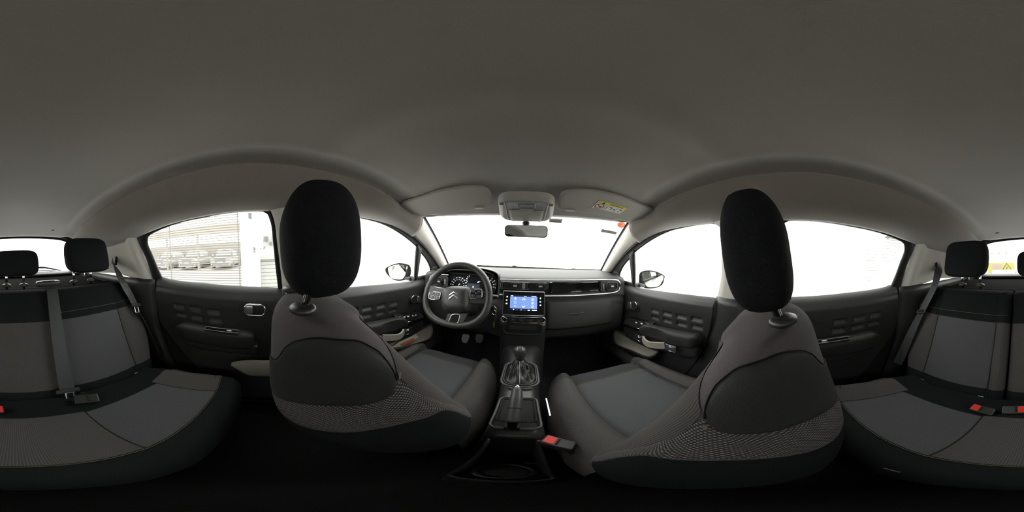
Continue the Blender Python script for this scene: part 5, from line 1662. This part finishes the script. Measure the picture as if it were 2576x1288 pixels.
# ================================================================== OUTSIDE: the yard around the car (it slopes a little under the car)
EX = rotx(math.radians(1.9))
def ex(*p): return EX @ np.array(p, float)
GZ = -1.24
g_ = grid('ground', lambda u, v: ex(-30 + 60 * u, -30 + 60 * v, GZ), 4, 4, 'ext_ground')
setp(g_, kind='structure')
def ebox(name, lo, hi, m, parent=None, bev=0):
    lo, hi = np.array(lo, float), np.array(hi, float)
    return box(name, ex(*((lo + hi) / 2)), hi - lo, m, parent, R=EX, bev=bev)
# roller grille on the left, seen through the rear door window
SX_ = -3.2
rs = thing('roller_shutter', ex(SX_, -3.4, GZ), 'open-slatted roller shutter seen through the rear side window', 'shutter')
for k in range(46):
    z = GZ + .03 + k * .052
    ebox('slat', (SX_ - .008, -6.4, z), (SX_ + .008, -.58, z + .017), 'ext_slat', rs)
for y in (-6.3, -3.9, -2.25, -.62):
    ebox('guide_rail', (SX_ - .025, y - .012, GZ), (SX_ - .012, y + .012, GZ + 2.4), 'ext_siding', rs)
wl2 = thing('wall_yard_left', ex(SX_, .4, GZ), kind='structure')
ebox('gate_post', (SX_ - .15, -.57, GZ), (SX_ + .02, -.20, GZ + 2.5), 'ext_white', wl2)
ebox('rendered_wall', (SX_ - .25, -.20, GZ), (SX_ - .12, 7, GZ + 2.5), 'ext_white', wl2)
ebox('wall_ledge', (SX_ - .10, -.20, -.16), (SX_ - .02, .34, -.09), 'ext_siding', wl2)
for k in range(14):
    ebox('cladding_board', (SX_ - .10, -.195, -.20 - .075 * k), (SX_ - .085, .34, -.135 - .075 * k), 'ext_siding', wl2)
ebox('lintel', (SX_ - .3, -6.4, GZ + 2.4), (SX_ + .05, -.57, GZ + 2.5), 'ext_siding', wl2)
db = thing('meter_panel', ex(SX_ - .04, .03, .1), 'grey meter panel fixed to the white wall beyond the roller shutter', 'meter panel')
ebox('panel_board', (SX_ - .095, -.13, .06), (SX_ - .06, .30, .34), 'ext_siding', db)
for y, z, w, h in ((-.10, .20, .07, .09), (.0, .12, .05, .06), (.07, .20, .06, .08), (.16, .14, .05, .05)):
    ebox('meter', (SX_ - .06, y, z), (SX_ - .03, y + w, z + h), 'ext_grey', db)
tube('cable', [ex(SX_ - .05, -.20, .06), ex(SX_ - .05, -.12, .05), ex(SX_ - .05, -.09, .10)], .006, 'ext_grey', db, steps=10, n=6)
it = thing('intercom', ex(SX_ + .03, -.30, .05), 'small wall switch box on the gate post', 'switch box')
ebox('box_case', (SX_ + .02, -.33, -.03), (SX_ + .045, -.27, .10), 'ext_siding', it)
for z in (-.01, .03, .06):
    ebox('push_button', (SX_ + .045, -.315, z), (SX_ + .052, -.285, z + .02), 'ext_grey', it)
cam_ = thing('wall_lantern', ex(SX_ + .02, -.36, .70), 'small lantern high on the gate post', 'lantern')
ebox('lantern_body', (SX_ + .02, -.39, .66), (SX_ + .07, -.33, .76), 'ext_grey', cam_)
ebox('lantern_cap', (SX_ + .02, -.40, .76), (SX_ + .08, -.32, .78), 'ext_siding', cam_)
# yard behind the shutter: back wall, beam and three parked cars
yb_ = thing('wall_yard_back', ex(-15, -8, GZ), kind='structure')
ebox('back_wall', (-15.2, -26, GZ), (-15, 6, GZ + 2.2), 'ext_beige', yb_)
ebox('canopy_beam', (-10.6, -24, 1.35), (-10.4, 4, 1.95), 'ext_beige', yb_)
for y in (-5.0, -7.7, -12):
    ebox('canopy_post', (-10.55, y, GZ), (-10.45, y + .12, 1.4), 'ext_beige', yb_)
ebox('yard_paving', (-15, -26, GZ + .002), (-3.6, 4, GZ + .01), 'ext_beige', yb_)
def parked(cx, cy, label, m):
    t = thing('parked_car', ex(cx, cy, GZ), label, 'car', 'parked cars behind the roller shutter')
    def body(u, v):
        a_ = 2 * PI * u
        w = .86 * (1 - .10 * v ** 2)
        yy = w * sgp(math.cos(a_), .5)
        zz = .58 + .40 * sgp(math.sin(a_), .5) * (1 - .15 * v)
        return ex(cx + 1.9 - 3.9 * (1 - v) if False else cx - 3.6 * (1 - v), cy + yy, GZ + zz)
    grid('car_body', body, 30, 8, m, t, closed=True, capend=True)
    def cab(u, v):
        a_ = 2 * PI * u
        k = 1 - .22 * max(0, math.sin(a_))
        return ex(cx - .95 - 2.0 * (1 - v) - .45 * max(0, math.sin(a_)) * v, cy + .74 * k * sgp(math.cos(a_), .45), GZ + 1.10 + .42 * sgp(math.sin(a_), .45))
    grid('car_cabin', cab, 28, 6, m, t, closed=True, capend=True)
    prism('windscreen', [ex(cx - .92, cy - .66, GZ + 1.02), ex(cx - .92, cy + .66, GZ + 1.02), ex(cx - 1.36, cy + .52, GZ + 1.44), ex(cx - 1.36, cy - .52, GZ + 1.44)], (.03, 0, .02), 'ext_glass', t)
    for s in (-1, 1):
        prism('headlight', [ex(cx + .02, cy + s * .44, GZ + .72), ex(cx + .0, cy + s * .76, GZ + .78), ex(cx + .0, cy + s * .76, GZ + .90), ex(cx + .02, cy + s * .50, GZ + .80)], (.02, 0, 0), 'ext_carlight', t)
        prism('fog_lamp', [ex(cx + .02, cy + s * .60, GZ + .36), ex(cx + .0, cy + s * .74, GZ + .38), ex(cx + .0, cy + s * .74, GZ + .56), ex(cx + .02, cy + s * .66, GZ + .52)], (.02, 0, 0), 'ext_carlight', t)
        superell('wing_mirror', ex(cx - 1.0, cy + s * .90, GZ + 1.06), (.07, .10, .07), m, t, e1=.6, e2=.6, nu=12, nv=8)
        superell('wheel', ex(cx - .75, cy + s * .76, GZ + .31), (.31, .10, .31), 'ext_glass', t, e1=.9, e2=.3, nu=24, nv=12)
    ebox('bonnet_edge', (cx - .02, cy - .70, GZ + .86), (cx + .03, cy + .70, GZ + .92), 'ext_carlight', t)
    ebox('bumper', (cx - .02, cy - .78, GZ + .24), (cx + .04, cy + .78, GZ + .32), 'ext_carlight', t)
    ebox('grille', (cx - .01, cy - .40, GZ + .58), (cx + .03, cy + .40, GZ + .82), 'ext_glass', t)
    ebox('number_plate', (cx + .03, cy - .24, GZ + .50), (cx + .045, cy + .24, GZ + .60), 'ext_carlight', t)
    ebox('roof_rail', (cx - 1.5, cy - .54, GZ + 1.50), (cx - 1.35, cy + .54, GZ + 1.545), 'ext_carlight', t)
    return t
parked(-11.4, -3.62, 'pale car with bright bumper parked behind the shutter next to the gate post', 'ext_car')
parked(-11.2, -6.3, 'low pale car parked behind the shutter between two other cars', 'ext_car')
parked(-11.0, -8.9, 'pale car parked behind the shutter farthest from the gate post', 'ext_car')
# right: white wall with a door line, boarded part and an air conditioner
RX = 3.0
wr2 = thing('wall_yard_right', ex(RX, 0, GZ), kind='structure')
ebox('plain_wall', (RX, -1.72, GZ), (RX + .15, 9, GZ + 2.5), 'ext_white', wr2)
for k in range(34):
    z = GZ + k * .072
    ebox('wall_board', (RX + .03, -9, z), (RX + .06, -1.72, z + .062), 'ext_white', wr2)
ebox('board_backing', (RX + .06, -9, GZ), (RX + .12, -1.72, GZ + 2.5), 'ext_siding', wr2)
ebox('door_line', (RX - .004, -1.335, GZ), (RX + .002, -1.325, .0), 'ext_siding', wr2)
ebox('door_line', (RX - .004, -1.70, .17), (RX + .002, -1.34, .178), 'ext_siding', wr2)
ac = thing('air_conditioner', ex(RX - .2, -2.6, .62), 'pale outdoor air-conditioning unit on a bracket on the boarded wall', 'air conditioner')
ebox('unit_case', (RX - .26, -2.95, .62), (RX + .03, -2.22, 1.15), 'ext_white', ac)
tube('fan_ring', [ex(RX - .265, -2.66 + .2 * math.cos(t), .89 + .2 * math.sin(t)) for t in np.linspace(0, 2 * PI, 28, endpoint=False)], .012, 'ext_siding', ac, closed=True, n=6)
for y in (-2.88, -2.30):
    ebox('bracket_arm', (RX - .30, y, .57), (RX + .03, y + .04, .61), 'ext_siding', ac)
ebox('drip_tray', (RX - .27, -2.95, .585), (RX + .03, -2.22, .62), 'ext_grey', ac)
# rear: wall with notices, yellow warning sign and equipment
RY = -6.5
wb = thing('wall_yard_rear', ex(0, RY, GZ), kind='structure')
ebox('rear_wall', (-3.2, RY - .2, GZ), (RX, RY, GZ + 2.5), 'ext_white', wb)
nb = thing('sign_board', ex(1.9, RY, .3), 'white board with faint pink dots on the wall behind the car', 'board')
ebox('board_face', (1.15, RY, .20), (2.35, RY + .03, 1.6), 'ext_white', nb)
ebox('board_lip', (1.15, RY + .03, .62), (2.0, RY + .035, .635), 'ext_siding', nb)
for k in range(3):
    superell('pink_dot', ex(1.28 + k * .30, RY + .035, .38), (.05, .01, .05), 'ext_pink', nb, e1=1, e2=1, nu=14, nv=8)
ys = thing('warning_sign', ex(1.7, RY, -.3), 'yellow warning sign with black triangle on the wall behind the car', 'sign')
ebox('sign_plate', (.95, RY + .02, -.30), (2.05, RY + .04, -.02), 'ext_yellow', ys)
ebox('sign_plate', (1.90, RY + .02, -.58), (2.05, RY + .04, -.30), 'ext_yellow', ys)
ebox('sign_field', (1.48, RY + .041, -.27), (1.86, RY + .045, -.08), 'ext_pink', ys)
tube('sign_triangle', [ex(1.42, RY + .05, -.28), ex(1.26, RY + .05, -.04), ex(1.08, RY + .05, -.28)], .012, 'ext_line', ys, n=6)
tube('sign_figure', [ex(1.27, RY + .05, -.28), ex(1.24, RY + .05, -.18)], .012, 'ext_line', ys, n=6)
pp = thing('standpipe', ex(.45, RY + .3, GZ), 'thin grey standpipe bent over at the top, behind the car', 'pipe')
tube('pipe', [ex(.45, RY + .3, GZ), ex(.45, RY + .3, .10), ex(.50, RY + .3, .20), ex(.62, RY + .3, .22)], .02, 'ext_siding', pp, steps=24, n=8)
ebox('pipe_head', (.55, RY + .27, .19), (.68, RY + .33, .25), 'ext_grey', pp)
wk = thing('work_bench', ex(1.4, RY + .5, GZ), 'pale workbench with orange tool against the wall behind the car', 'bench')
ebox('bench_top', (.85, RY + .2, -.66), (2.1, RY + .8, -.60), 'ext_siding', wk)
for x in (.9, 2.0):
    for y in (RY + .25, RY + .72):
        ebox('bench_leg', (x, y, GZ), (x + .05, y + .05, -.66), 'ext_grey', wk)
ebox('bench_rail', (.85, RY + .2, -.58), (.90, RY + .25, -.40), 'ext_grey', wk)
